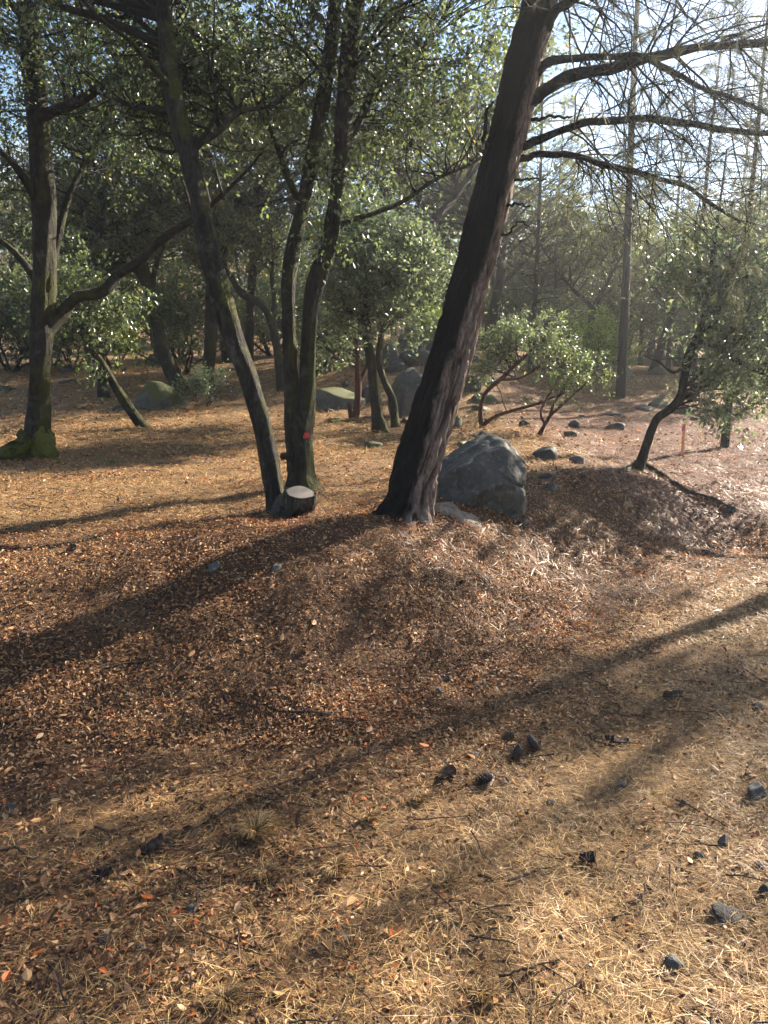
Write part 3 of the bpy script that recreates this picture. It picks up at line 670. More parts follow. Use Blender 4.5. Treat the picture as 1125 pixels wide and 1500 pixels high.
stem_tree('manzanita_shrub', 'low dark manzanita with thin bare stems below the bright shrub', (790, 638), [
    ('stem', [(789, 639, 7), (797, 624, 5), (806, 608, 5), (812, 590, 4), (830, 565, 3)], (0, .1), .2),
    ('stem', [(803, 612, 4), (818, 598, 4), (838, 580, 3), (860, 560, 3)], (0, .2), .2),
    ('stem', [(798, 622, 4), (792, 605, 3), (800, 585, 3), (812, 565, 2)], (0, .2), .2)], 'red_bark',
    [(pt(855, 545, ym+.2), (.32, .35, .22), 12, .1), (pt(820, 560, ym+.1), (.18, .25, .18), 6, .1)], leaf='oak_leaf', size=.042, seed=72, cat='shrub', tl=(.10, .24), sink=.06, rough=.1, sides=10, reach_from=.5, rmax=.008)

# bent oak at the lip of the bank, and the slim trunk beside it
bq = at(934, 688)
eb, bq, SP, SR = stem_tree('oak_tree', 'thin crooked oak bent like an elbow at the lip of the bank', (934, 688), [
    ('trunk', [(932, 690, 22), (940, 674, 15), (948, 650, 13), (956, 628, 12), (964, 612, 11), (984, 597, 12), (997, 580, 12), (1003, 550, 11), (1009, 520, 12), (1022, 492, 10), (1032, 455, 8), (1040, 405, 6), (1046, 360, 5)], (0, .1), 1.0),
    ('branch', [(1020, 500, 7), (1035, 503, 7), (1052, 510, 6), (1075, 528, 5), (1100, 540, 3)], (0, -.3), .3),
    ('branch', [(1012, 518, 6), (1000, 538, 6), (985, 545, 5), (965, 530, 3)], (0, .2), .2)], 'oak_bark',
    [(pt(1090, 470, bq[1]), (.68, .7, .62), 46, .1), (pt(1075, 560, bq[1]), (.55, .5, .42), 30, .1), (pt(1110, 385, bq[1]), (.7, .6, .5), 34, .15), (pt(1150, 520, bq[1]-.2), (.7, .7, .6), 44, .1), (pt(1040, 400, bq[1]), (.35, .4, .45), 16, .1)], leaf='grey_leaf', size=.058, seed=61, per=10, tl=(.16, .36))
for k, q in enumerate([[(936, 684, 12), (958, 690, 8), (980, 704, 6), (998, 716, 5), (1022, 727, 4), (1050, 735, 4), (1072, 748, 2)], [(932, 686, 11), (920, 690, 8), (908, 694, 4)]]):
    n_ = 30; P = catmull(np.array([at(a, c) for a, c, w in q]), n_); R = np.interp(np.linspace(0, len(q)-1, n_), np.arange(len(q)), [w*.5*bq[1]/F for a, c, w in q])
    P[:, 2] = height(P[:, 0], P[:, 1])+R*.5+.01
    put('root', tube(P, R, 8, .25, 6, 90+k), M['dead_wood'] if k == 0 else M['oak_bark'], eb, bq, True)

# ------------------------------------------------------------------ kinds of background trees, each built once and copied
def kind_oak(seed, h=7.0, spread=2.6, leaf='far_oak_leaf', size=.10, ncl=150, forks=3, nl=7, rl=(.45, .72), twigs=9, per=12):
    rng = np.random.default_rng(seed); parts = []
    lean = rng.normal(size=2)*.10; hf = h*rng.uniform(.26, .36)
    t = np.linspace(0, 1, 16)[:, None]
    tr = np.hstack([lean[0]*t*hf+.05*np.sin(t*4+seed), lean[1]*t*hf+.05*np.cos(t*3+seed), t*(hf+.2)-.2]); r0 = h*.021
    trunk = tube(tr, np.linspace(r0*1.25, r0*.85, 16), 12, .2, 5, seed)
    SP, SR, limbs = [tr[8:]], [np.full(8, r0)], []
    for k in range(forks):
        a = 2*math.pi*(k+rng.uniform(-.25, .25))/forks; d = np.array([math.cos(a)*.55, math.sin(a)*.55, .9]); L = h*.55; P = [tr[-1-k]]
        for q in range(14):
            d = norm((d+rng.normal(size=3)*.13+np.array([0, 0, .03]))[None])[0]; P.append(P[-1]+d*L/14)
        P = np.array(P); R = np.linspace(r0*.62, r0*.16, 15); limbs.append(tube(P, R, 8, .2, 5, seed+k)); SP.append(P); SR.append(R)
    lobes = [((rng.normal()*.42*spread, rng.normal()*.42*spread, h*rng.uniform(.5, .86)), spread*rng.uniform(*rl)) for _ in range(nl)]
    C = np.vstack([ell_points(rng, ncl//nl, c, (r, r, r*.72), .3) for c, r in lobes])
    tw, lf = foliage_set(np.vstack(SP), np.concatenate(SR), C, rng, twigs, per, size, .55, (.25, .6), .035)
    z0 = np.zeros(3)
    pk = lambda n, b, m: (n, make_mesh(n, b[0], b[1], {'rnd': b[2]} if len(b) > 2 else None, n not in ('crown',)), m)
    return [pk('trunk', trunk, 'far_bark')]+[pk('branch', l_, 'far_bark') for l_ in limbs]+[pk('twigs', tw, 'twig_bark'), pk('crown', lf, leaf)]

def kind_pine(seed, h=11.0, reach_=1.7, ntuft=22, low=.22, nb=64, dense=1.0, leaf='needle'):
    rng = np.random.default_rng(seed); t = np.linspace(0, 1, 26)[:, None]
    tr = np.hstack([.07*np.sin(t*5+seed), .07*np.cos(t*4+seed), t*(h+.25)-.25]); r0 = h*.0080
    R = np.linspace(r0*1.15, r0*.12, 26); trunk = tube(tr, R, 10, .16, 5, seed)
    K = 10; hh = rng.uniform(low, .98, nb); a = rng.uniform(0, 2*math.pi, nb); L = reach_*(1.15-hh*.85)*rng.uniform(.6, 1.25, nb)
    B = np.zeros((nb, K, 3)); B[:, 0] = np.stack([0*a, 0*a, hh*h], -1)
    d = np.stack([np.cos(a), np.sin(a), .15+hh*.55], -1)
    for k in range(1, K):
        d = norm(d+rng.normal(size=(nb, 3))*.07+np.array([0, 0, -.03])); B[:, k] = B[:, k-1]+d*(L/(K-1))[:, None]
    BR = (.010+.012*(1-hh))[:, None]*np.linspace(1, .25, K)[None]
    s2, r2 = spawn(B, BR, int(nb*9), .2, 1, (.4, 1.1), (.2, .65), 6, .1, -.02, rng, .5, .4); r2 = np.maximum(r2, .003)
    tw = join([batch_tubes(B, BR, 4), batch_tubes(s2, r2, 3)])
    keep = rng.random(len(s2)) < .62*dense
    nd = needles(s2[keep], ntuft, .17, .006, rng, .45, .45)
    pk = lambda n, b, m: (n, make_mesh(n, b[0], b[1], {'rnd': b[2]} if len(b) > 2 else None, n != 'crown'), m)
    return [pk('trunk', trunk, 'far_bark'), pk('twigs', tw, 'twig_bark'), pk('crown', nd, leaf)]

def kind_shrub(seed, h=1.4, spread=.8, leaf='manzanita_leaf', size=.05, ncl=46, stems=5, bark='red_bark', tl=(.14, .34), per=12):
    rng = np.random.default_rng(seed); SP, SR, out = [], [], []
    pk = lambda n, b, m: (n, make_mesh(n, b[0], b[1], {'rnd': b[2]} if len(b) > 2 else None, n != 'crown'), m)
    for k in range(stems):
        a = 2*math.pi*k/stems+rng.uniform(-.4, .4); d = np.array([math.cos(a)*.6, math.sin(a)*.6, .9]); P = [np.array([math.cos(a)*.05, math.sin(a)*.05, -.06])]
        for q in range(12):
            d = norm((d+rng.normal(size=3)*.16)[None])[0]; P.append(P[-1]+d*h*.85/12)
        P = np.array(P); R = np.linspace(.018, .005, 13)*h; SP.append(P[4:]); SR.append(R[4:]); out.append(pk('stem', tube(P, R, 7, .12, 5, seed+k), bark))
    C = np.vstack([ell_points(rng, ncl//2, (0, 0, h*.68), (spread, spread*.9, h*.36), .2), ell_points(rng, ncl//2, (rng.normal()*.3*spread, rng.normal()*.3*spread, h*.55), (spread*.8, spread*.8, h*.33), .2)])
    tw, lf = foliage_set(np.vstack(SP), np.concatenate(SR), C, rng, 9, per, size, .55, tl, .012)
    return out+[pk('twigs', tw, 'twig_bark'), pk('crown', lf, leaf)]

def plant(kind, name, loc, label, cat, group=None, scale=1.0, rot=0.0, sz=1.0):
    e = empty(name, loc, label, cat, group); e.scale = (scale, scale, scale*sz); e.rotation_euler = (0, 0, rot)
    for n, me, mat in kind:
        o = obj(n, me, M[mat], e)
        if n in ('crown', 'twigs'): o['kind'] = 'stuff'
    return e

def gz(x, y): return (x, y, float(height(x, y)))
OAKA, OAKB, OAKC = kind_oak(101, 7.5, 2.8, ncl=91, twigs=8, per=11), kind_oak(102, 6.5, 2.5, forks=2, ncl=84, twigs=8, per=11), kind_oak(103, 8.0, 3.0, ncl=98, twigs=8, per=11)
PINEA, PINEB, PINEC = kind_pine(201, 11), kind_pine(202, 9.5, 1.5, 20, .12, 70), kind_pine(203, 12, 1.9, 26, .3, 60)
OAKS = kind_oak(105, 7.4, 3.0, size=.06, ncl=36, nl=6, rl=(.13, .22), twigs=12, per=20)
SHA = kind_shrub(301, 1.5, .85, ncl=60)
SHB = kind_shrub(302, 1.5, .9, 'bright_leaf', .055, 60)
SHC = kind_shrub(303, 1.8, 1.2, 'oak_leaf', .06, 80, 6, 'twig_bark', (.18, .42))
SHD = kind_shrub(304, .6, .42, 'grey_leaf', .035, 26, 4, 'twig_bark', (.08, .2))

# pines on the right whose trunks can be told apart
for kind, px, py, lab, s, r, sz in [
    (PINEC, 904, 582, 'tall dark straight pine rising behind the bright green shrub', .95, .3, 1.0),
    (PINEB, 778, 545, 'thin pine just beside the leaning charred trunk, with short dead limbs', .85, 1.2, 1.0),
    (PINEA, 940, 535, 'slim pine with a kinked trunk standing among the far mossy rocks', .8, 2.1, .9),
    (PINEB, 978, 540, 'very thin pale pine stem between kinked pine and crooked oak', .8, 4.0, 1.0),
    (PINEA, 1066, 656, 'straight pine trunk behind the orange stake', .62, .9, 1.0),
    (PINEC, 1014, 587, 'pine trunk showing just behind the crooked oak', .7, 5.0, .9),
    (PINEB, 1100, 560, 'hazy pine at the edge of the view beyond the grey leaved crown', .95, 2.7, 1.1)]:
    p = at(px, py); plant(kind, 'pine_tree', p, lab, 'tree', None, s, r, sz)

# oaks behind, left to right
for kind, x, y, lab, s, r in [
    (OAKA, -9.5, 15.5, 'bushy oak at the far left edge behind the moss footed oak', .95, .4),
    (OAKB, -6.6, 18.0, 'leafy oak filling the gap beside the moss footed oak trunk', .85, 2.2),
    (OAKC, -4.2, 21.5, 'broad oak behind the dark leaning oak and mossy boulder', .82, 4.1),
    (OAKA, -1.6, 19.5, 'olive leaved oak behind the twin stemmed oak', .85, 1.7),
    (OAKB, 1.0, 19.0, 'airy oak seen just beside the leaning pine, above the rock pile', 1.2, 3.4),
    (OAKA, 2.4, 24.5, 'tall olive oak whose crown meets the leaning pine trunk', 1.15, 5.1),
    (OAKC, 2.6, 29.0, 'hazy oak behind the leaning pine and the thin pine', .8, .8)]:
    plant(kind, 'oak_tree', gz(x, y), lab, 'tree', 'oaks standing behind the clearing', s, r)
BG = 'trees in the crowded wood behind the clearing'
rb = np.random.default_rng(909)
kinds_bg = [OAKA, OAKB, OAKC, PINEA, PINEB, PINEC]
for k, (x, y, kk, s, lab) in enumerate([
    (-10.5, 23, 0, .82, 'oak deep in the wood behind the trunk of the moss footed oak'), (-7.5, 26, 1, .85, 'oak deep in the wood above the moss wrapped boulder'),
    (-12, 30, 2, .85, 'farther leafy oak beside the upper trunk of the moss footed oak'), (-5, 29, 0, .85, 'oak deep in the wood between the curving oak and twin stemmed oak'),
    (-1.5, 27, 3, .75, 'pine deep in the wood beside the twin stemmed oak'), (-9, 34, 2, .85, 'farthest oak up the shaded slope behind the dark leaning oak'),
    (.5, 31, 1, .8, 'oak deep in the wood above the round boulder'), (-3, 35, 2, .78, 'far oak directly behind the twin stems')]):
    plant(kinds_bg[kk], 'forest_tree', gz(x, y), lab, 'tree', BG, s, k*1.3)
for k, (x, y, kk, s, lab) in enumerate([
    (6.8, 31, 0, .72, 'broad hazy crown behind the low manzanita'), (15, 36, 1, .9, 'farthest hazy oak above the crooked oak'),
    (7.6, 25, 1, .8, 'hazy oak directly behind the tall straight pine'), (10.2, 23, 1, .8, 'hazy oak behind the crown of the crooked oak'),
    (5.6, 28, 1, .85, 'hazy oak behind the thin pine beside the leaning trunk'), (8.8, 30, 2, .75, 'tall hazy oak between the straight pine and the kinked pine'),
    (4.2, 36, 5, .9, 'distant pine close to the leaning pine trunk'), (9.6, 33, 4, 1.0, 'distant pine showing over the bright yellow green shrub'),
    (13.2, 30, 3, 1.0, 'distant pine near the sunny edge of the view'), (5.2, 24, 4, .8, 'thin pine above the slanting manzanita'),
    (12.2, 24.5, 1, .8, 'hazy oak at the sunny edge of the view'), (3.6, 23, 1, .9, 'hazy oak between the leaning pine and the thin pine'),
    (2.7, 20.5, 1, .95, 'olive oak leaning its crown on the leaning pine trunk'), (5.1, 19.8, 1, .78, 'rounded oak crown over the slanting manzanita'),
    (7.4, 21.5, 0, .66, 'rounded oak crown between the straight pine and kinked pine'), (9.6, 20.2, 1, .8, 'rounded oak crown close behind the crooked oak')]):
    plant(kinds_bg[kk], 'forest_tree', gz(x, y), lab, 'tree', 'trees in the open wood toward the sun', s, k*1.9)

# shrubs
for kind, px, py, lab, s, r, name in [
    (SHB, 884, 560, 'bright yellow green shrub before the tall straight pine', .95, 1.1, 'leafy_shrub'),
    (SHD, 300, 594, 'small pale leaved bush beside the moss covered boulder', 1.0, .2, 'leafy_shrub'),
    (SHC, 268, 548, 'rounded green shrub behind the mossy boulder', 1.0, .8, 'leafy_shrub'),
    (SHB, 168, 540, 'dark green shrub between the moss footed oak and leaning oak', .9, 3.0, 'leafy_shrub'),
    (SHC, 18, 545, 'dense shrub at the edge behind the moss footed oak', 1.05, 4.0, 'leafy_shrub'),
    (SHC, 105, 540, 'leafy shrub just beside the moss footed oak trunk', .8, 5.0, 'leafy_shrub'),
    (SHC, 470, 545, 'many stemmed shrub behind the twin stemmed oak', .9, 2.0, 'leafy_shrub'),
    (SHA, 500, 535, 'sunlit shrub behind the red trunked little tree', .8, 1.0, 'manzanita_shrub'),
    (SHB, 640, 508, 'small yellow green shrub among the upper rocks', .55, .4, 'leafy_shrub'),
    (SHC, 840, 545, 'dark shrub beside the bright yellow green shrub', .8, 1.4, 'leafy_shrub'),
    (SHC, 1090, 600, 'dark shrub under the grey leaved crown of the crooked oak', .55, 2.9, 'leafy_shrub'),
    (SHC, 740, 520, 'dark shrub behind the thin pine', 1.0, .1, 'leafy_shrub'),
    (SHC, 360, 528, 'deep green shrub behind the arching oak stem', 1.0, 5.3, 'leafy_shrub')]:
    plant(kind, name, at(px, py), lab, 'shrub', None, s, r)
US = 'shrubs along the far edge of the clearing'
for k, (x, y, kk, s, lab) in enumerate([
    (-8.5, 20, SHC, 1.3, 'dark understorey shrub just past the moss footed oak trunk'), (-6, 23, SHC, 1.5, 'dark understorey shrub behind the leaning oak and mossy boulder'),
    (-3.4, 24, SHC, 1.4, 'dark understorey shrub behind the twin stemmed oak'), (-.8, 25, SHC, 1.4, 'dark understorey shrub behind the red trunked little tree'),
    (1.8, 25.5, SHC, 1.2, 'dark shrub on top of the rocky rise behind the pine'), (4.0, 27, SHC, 1.2, 'dark shrub in the far line behind the slanting manzanita stems'),
    (6.2, 26, SHA, 1.2, 'pale manzanita in the far line above the low manzanita'), (8.0, 28, SHC, 1.2, 'dark shrub in the far line behind the bright shrub'),
    (10.5, 28, SHC, 1.3, 'dark shrub in the far line behind the crooked oak'), (-9, 27, SHC, 1.8, 'large dark shrub up the slope behind the steeply leaning mossy oak'),
    (-5, 33, SHC, 1.8, 'large dark shrub far behind the arching oak stem'), (5.0, 22, SHC, 1.1, 'rounded shrub at the near end of the far line, over the low manzanita'),
    (7.0, 23.5, SHC, 1.4, 'rounded shrub at the foot of the tall straight pine'), (9.0, 24, SHC, 1.6, 'big rounded shrub between the thin pines and crooked oak'),
    (11.2, 22.5, SHC, 1.4, 'rounded shrub at the sunny edge of the view'), (6.4, 30, SHC, 2.0, 'tall hazy shrub beyond the thin pine'),
    (9.8, 29, SHC, 2.0, 'tall hazy shrub beyond the kinked pine'), (13, 29, SHC, 2.2, 'tall hazy shrub beyond the pine trunk behind the stake'), (3.2, 31, SHC, 2.0, 'tall hazy shrub close to the leaning pine trunk')]):
    plant(kk, 'leafy_shrub', gz(x, y), lab, 'shrub', US, s, k*2.1)

# the tree beyond the frame that throws the long shadow over the track, and its neighbours toward the sun
for kind, x, y, lab, s, r in [(OAKS, 7.62, 9.12, 'oak outside the view whose trunk shadow crosses the track', 1.1, .524),
                              (PINEB, 9.4, 9.9, 'pine outside the view shading the foreground', 1.0, 3.0)]:
    plant(kind, 'forest_tree', gz(x, y), lab, 'tree', None, s, r)

# far wood, one mass
def far_wood():
    rng = np.random.default_rng(555); lp, tp = [], []
    for k in range(110):
        x = rng.uniform(-48, 44); y = rng.uniform(40, 85)
        if x > .10*y+4 and rng.random() < .15: continue
        z = float(height(x, y)); h = rng.uniform(4, 7)*(1 if x < .1*y else 1.1); r = h*.33
        for q in range(5):
            n = 125; c = np.array([x+rng.normal()*r*.5, y+rng.normal()*r*.5, z+h*rng.uniform(.25, .85)])
            p = ell_points(rng, n, c, (r*.75, r*.75, r*.6), .3); lp.append(leaf_quads(p, norm(rng.normal(size=(n, 3))), rng.uniform(.25, .5, n), .6, rng))
        tt = np.linspace(0, 1, 5)[:, None]; tp.append(tube(np.array([x, y, z-.2])+np.hstack([.4*np.sin(tt*3+k)*tt, 0*tt, tt*h*.8]), np.linspace(.16, .05, 5), 6))
    return join(lp), join(tp)
lf, tr = far_wood()
fw = obj('far_woodland', make_mesh('far_woodland', lf[0], lf[1], {'rnd': lf[2]}), M['far_oak_leaf'], kind='stuff'); fw['label'] = 'distant woodland covering the hillside behind the clearing'
obj('far_trunks', make_mesh('far_trunks', tr[0], tr[1]), M['far_bark'], fw, kind='stuff')

# ------------------------------------------------------------------ rocks
def ico(sub):
    import bmesh
    bm = bmesh.new(); bmesh.ops.create_icosphere(bm, subdivisions=sub, radius=1); me = bpy.data.meshes.new('tmp'); bm.to_mesh(me); bm.free()
    V = np.zeros(len(me.vertices)*3); me.vertices.foreach_get('co', V); Fc = np.zeros(len(me.polygons)*3, np.int32); me.loops.foreach_get('vertex_index', Fc)
    bpy.data.meshes.remove(me); return V.reshape(-1, 3), Fc.reshape(-1, 3)
ICO = {k: ico(k) for k in (3, 4, 6)}

def rock_verts(seed, sub=4, planes=None, np_=11, rough=.05, soft=22, flat=.75):
    D, Fc = ICO[sub]; rng = np.random.default_rng(seed)
    if planes is None:
        n = norm(rng.normal(size=(np_, 3))); d = rng.uniform(.55, .95, np_)
    else:
        n = norm(np.array([p[:3] for p in planes], float)); d = np.array([p[3] for p in planes])
    q = np.maximum(D@n.T, 1e-3)/d[None]; r = 1/(np.sum(q**soft, 1)**(1/soft))          # smooth intersection of half spaces
    r = np.minimum(r, 1.25)
    V = D*r[:, None]; s = seed % 97
    V = V*(1+rough*2*fbm(V[:, 0]*1.7+s, V[:, 1]*1.7, V[:, 2]*1.7, 5, s)[:, None])
    return V, Fc

def rock(px, py, wpx, hpx, label, mat='rock', seed=0, sub=3, bury=.3, depth=.8, group=None, name='rock'):
    """py is where the rock meets the ground in front"""
    p = at(px, py); sx = wpx*.5*p[1]/F; sy = sx*depth; H = hpx*p[1]/F
    V, Fc = rock_verts(seed*13+7, sub, np_=10)
    V = V/np.maximum(np.abs(V).max(0), 1e-6)
    H = max(H-2*sy*.06, H*.7); zs = H/(2-2*bury)
    V = V*np.array([sx, sy, zs])
    o = np.array([p[0], p[1]+sy*.75, 0]); o[2] = float(height(o[0], o[1]))+zs*(1-2*bury)-min(.02, zs*.2)
    e = obj(name, make_mesh(name, V, Fc, None, True), M[mat], loc=o)
    return tag(e, label, 'boulder' if name == 'boulder' else 'rock', group)

# the big boulder beside the leaning pine: low shoulder on the left, higher back on the right, a split across its face
bb = at(712, 752); s = bb[1]/F
V, Fc = rock_verts(5, 6, [(-1, 0, .1, .97), (-.50, -.15, .85, .60), (-.75, -.1, .55, .78), (.30, .0, 1, .97), (.75, -.1, .6, .93), (1, -.1, -.05, .95), (0, -1, .35, .80), (.62, -.75, .1, .86), (-.62, -.72, .3, .80), (.3, -.8, -.4, .82), (0, 1, 0, 1), (0, 0, -1, 1)], rough=.055, soft=60)
cd = V[:, 0]*.50+V[:, 2]*.80-.28+.10*fbm(V[:, 0]*3, V[:, 1]*3, V[:, 2]*3, 3, 12)      # the split
V = V*(1-.07*np.exp(-(cd/.022)**2)*sstep(.15, .5, V[:, 0])*sstep(.1, -.3, V[:, 1]))[:, None]
V = V*(1+.05*np.abs(vnoise(V[:, 0]*3.1, V[:, 1]*3.1, V[:, 2]*3.1, 8))[:, None]+.02*fbm(V[:, 0]*9, V[:, 1]*9, V[:, 2]*9, 4, 9)[:, None]-.02)
V = V*np.array([70*s, 66*s, 66*s])+np.array([0, 0, 52*s-.03])
tag(obj('boulder', make_mesh('boulder', V, Fc, None, True), M['boulder'], loc=(bb[0], bb[1]+.26, bb[2])), 'big grey boulder with a split and pale face beside the leaning pine', 'boulder')

RK = [  # px, base py, width, height, label, material, subdivision
    (592, 612, 76, 76, 'large round lichen spotted boulder behind the two mossy stems', 'boulder', 4, 'boulder'),
    (222, 600, 84, 48, 'rounded boulder wrapped in dark green moss', 'rock_very_mossy', 4, 'boulder'),
    (498, 600, 78, 36, 'low sloping mossy boulder behind the red trunked little tree', 'rock_moss', 4, 'boulder'),
    (541, 592, 38, 30, 'dark boulder wedged between the red trunk and mossy stem', 'rock_dark', 3, 'boulder'),
    (567, 536, 42, 34, 'pointed grey rock above the large round boulder', 'rock_dark', 3, 'rock'),
    (582, 548, 46, 20, 'dark flat rock resting just above the round boulder', 'rock_dark', 3, 'rock'),
    (612, 538, 58, 26, 'wide low rock on the slope above the round boulder', 'rock_dark', 3, 'rock'),
    (604, 512, 62, 38, 'big grey rock highest on the slope, pale edge', 'rock', 4, 'boulder'),
    (634, 522, 46, 24, 'long dark rock behind the pine beside the highest rock', 'rock_dark', 3, 'rock'),
    (690, 576, 34, 26, 'wedge shaped dark rock showing beside the pine trunk', 'rock_dark', 3, 'rock'),
    (714, 592, 46, 18, 'mossy slab under the slanting manzanita', 'rock_moss', 3, 'rock'),
    (706, 602, 36, 12, 'thin mossy slab just below the other manzanita slab', 'rock_moss', 3, 'rock'),
    (669, 628, 22, 20, 'bright moss capped rock touching the leaning pine trunk', 'rock_very_mossy', 3, 'rock'),
    (706, 641, 36, 12, 'flat rock just above the big boulder, level with its top', 'rock_dark', 3, 'rock'),
    (678, 656, 36, 12, 'low moss covered rock between pine trunk and boulder top', 'rock_very_mossy', 3, 'rock'),
    (545, 657, 32, 16, 'moss topped stone alone on the straw before the two stems', 'rock_very_mossy', 3, 'rock'),
    (592, 622, 13, 13, 'small dark stone at the foot of the thinner mossy stem', 'rock_dark', 3, 'rock'),
    (505, 566, 16, 8, 'small stone on the straw behind the sloping mossy boulder', 'rock_dark', 3, 'rock'),
    (482, 604, 22, 8, 'flat stone at the near edge of the sloping mossy boulder', 'rock_dark', 3, 'rock'),
    (492, 618, 38, 10, 'low mossy stone in front of the sloping mossy boulder', 'rock_moss', 3, 'rock'),
    (696, 532, 18, 14, 'dark far rock seen above the wedge shaped rock', 'rock_dark', 3, 'rock'),
    (798, 672, 44, 26, 'rounded grey rock just beyond the big boulder', 'rock_dark', 4, 'rock'),
    (819, 656, 13, 11, 'small tan stone leaning on the rounded grey rock', 'dead_wood', 3, 'rock'),
    (846, 679, 24, 18, 'angular stone with a pale facet beside the rounded rock', 'rock', 3, 'rock'),
    (845, 627, 24, 15, 'dark humped rock on the red slope below the shrubs', 'rock_dark', 3, 'rock'),
    (838, 641, 22, 13, 'weathered stone just in front of the dark humped rock', 'rock', 3, 'rock'),
    (905, 629, 36, 14, 'low pointed rock alone on the red slope', 'rock_dark', 3, 'rock'),
    (898, 608, 32, 8, 'flat slab lying behind the low pointed rock', 'rock_dark', 3, 'rock'),
    (854, 613, 16, 6, 'thin flat stone behind the dark humped rock', 'rock_dark', 3, 'rock'),
    (970, 597, 38, 17, 'mossy rock behind the elbow of the crooked oak', 'rock_moss', 3, 'rock'),
    (946, 602, 34, 13, 'grey rock beside the mossy one behind the crooked oak', 'rock', 3, 'rock'),
    (1005, 607, 30, 13, 'dark rock between the crooked oak and the stake', 'rock_dark', 3, 'rock'),
    (1022, 616, 22, 7, 'flat stone up slope behind the orange stake', 'rock_dark', 3, 'rock'),
    (1046, 604, 30, 10, 'pale flat stone beside the pine trunk behind the stake', 'rock', 3, 'rock'),
    (770, 625, 18, 13, 'small rock under the low manzanita stems', 'rock_dark', 3, 'rock'),
    (809, 719, 20, 13, 'small pale stone on the bank beside the big boulder', 'rock', 3, 'rock'),
    (806, 702, 34, 12, 'half buried dark slab on the bank beside the big boulder', 'rock_dark', 3, 'rock'),
    (720, 566, 22, 12, 'grey stone behind the slanting manzanita stems', 'rock', 3, 'rock'),
    (992, 528, 36, 22, 'far mossy rock between the thin pine stems', 'rock_moss', 3, 'rock'),
    (966, 522, 26, 12, 'pale mossy ledge beyond the kinked pine', 'rock_moss', 3, 'rock'),
    (966, 550, 36, 16, 'broad mossy rock in front of the thin pale pine stem', 'rock_moss', 3, 'rock'),
    (918, 551, 32, 12, 'sunlit stone near the foot of the kinked pine', 'rock', 3, 'rock'),
    (222, 535, 36, 20, 'grey rock behind the moss wrapped boulder', 'rock', 3, 'rock'),
    (98, 545, 24, 10, 'dark stone on the far straw beside the moss footed oak', 'rock_dark', 3, 'rock'),
    (93, 562, 34, 10, 'low wide stone on the straw beside the moss footed oak', 'rock_dark', 3, 'rock'),
    (172, 602, 26, 10, 'dark stone beside the foot of the moss wrapped boulder', 'rock_dark', 3, 'rock'),
    (181, 545, 14, 7, 'small far stone in line behind the leaning mossy oak', 'rock_dark', 3, 'rock'),
    (124, 541, 14, 7, 'tiny far stone between the moss footed oak and shrub', 'rock_dark', 3, 'rock'),
    (5, 574, 26, 12, 'mossy stone at the edge behind the moss footed oak', 'rock_moss', 3, 'rock'),
    (160, 679, 22, 6, 'low moss patch stone in the straw before the leaning oak', 'rock_very_mossy', 3, 'rock'),
    (312, 838, 24, 15, 'smooth pale grey stone on the bank below the stump', 'rock', 4, 'rock'),
    (404, 838, 18, 12, 'grey stone on the bank just right of the pale stone', 'rock', 3, 'rock'),
    (287, 888, 16, 9, 'half buried stone in the leaves below the pale stone', 'rock', 3, 'rock'),
    (766, 770, 22, 10, 'dark flat stone at the near corner of the big boulder', 'rock_dark', 3, 'rock'),
    (641, 1018, 18, 12, 'bluish stone at the foot of the bank', 'rock', 3, 'rock'),
    (657, 998, 13, 9, 'small pale stone just above the bluish stone', 'rock', 3, 'rock'),
    (1035, 812, 14, 9, 'small stone on the slope above the shadowed track', 'rock_dark', 3, 'rock'),
    (1072, 752, 16, 14, 'pointed dark stone on the cut edge of the bank', 'rock_dark', 3, 'rock'),
    (1110, 1040, 22, 14, 'dark stone on the track at the edge of the view', 'rock_dark', 3, 'rock'),
    (1112, 1172, 36, 26, 'blocky grey stone with a leaf on it at the view edge', 'rock', 4, 'rock'),
    (1104, 1142, 22, 11, 'brownish stone behind the blocky grey stone', 'dead_wood', 3, 'rock'),
    (1062, 1242, 24, 25, 'upright bluish grey stone on the litter', 'rock', 4, 'rock'),
    (1025, 1260, 17, 14, 'round grey pebble beside the upright bluish stone', 'rock', 3, 'rock'),
    (1004, 1180, 20, 11, 'half buried dark pebble behind the upright bluish stone', 'rock_dark', 3, 'rock'),
    (1078, 1352, 62, 24, 'flat broken grey slab lying in the leaves', 'rock_dark', 4, 'rock'),
    (1120, 1314, 22, 26, 'rounded dark stone cut by the view edge', 'rock_dark', 3, 'rock'),
    (1118, 1275, 22, 13, 'grey stone above the rounded dark stone', 'rock', 3, 'rock'),
    (993, 1426, 40, 26, 'weathered grey stone sunk in leaves near the bottom', 'rock', 4, 'rock'),
    (913, 1154, 18, 11, 'grey pebble on the track beyond the cones', 'rock', 3, 'rock'),
    (807, 1178, 16, 10, 'grey pebble on the track just below the cones', 'rock', 3, 'rock'),
    (694, 1110, 18, 9, 'pebble half buried between the pine cones', 'rock', 3, 'rock'),
    (147, 1382, 22, 12, 'dark pebble in the straw at lower left', 'rock_dark', 3, 'rock'),
    (280, 1338, 20, 14, 'grey stone in the straw near the bark plate', 'rock', 3, 'rock'),
    (205, 1392, 22, 11, 'grey stone beside the dark pebble at lower left', 'rock', 3, 'rock'),
    (33, 932, 18, 9, 'grey stone in the leaves at the left edge of the bank', 'rock', 3, 'rock'),
    (15, 1188, 22, 12, 'pale stone among leaves at the left edge', 'rock', 3, 'rock'),
    (108, 808, 20, 14, 'brown lump of wood like stone in the trunk shadow', 'dead_wood', 3, 'rock'),
]
for k, (px, py, w, h, lab, mat, sub, nm) in enumerate(RK):
    rock(px, py, w, h, lab, mat, 31+k*3, sub, name=nm, bury=.42 if h < .45*w else .34)

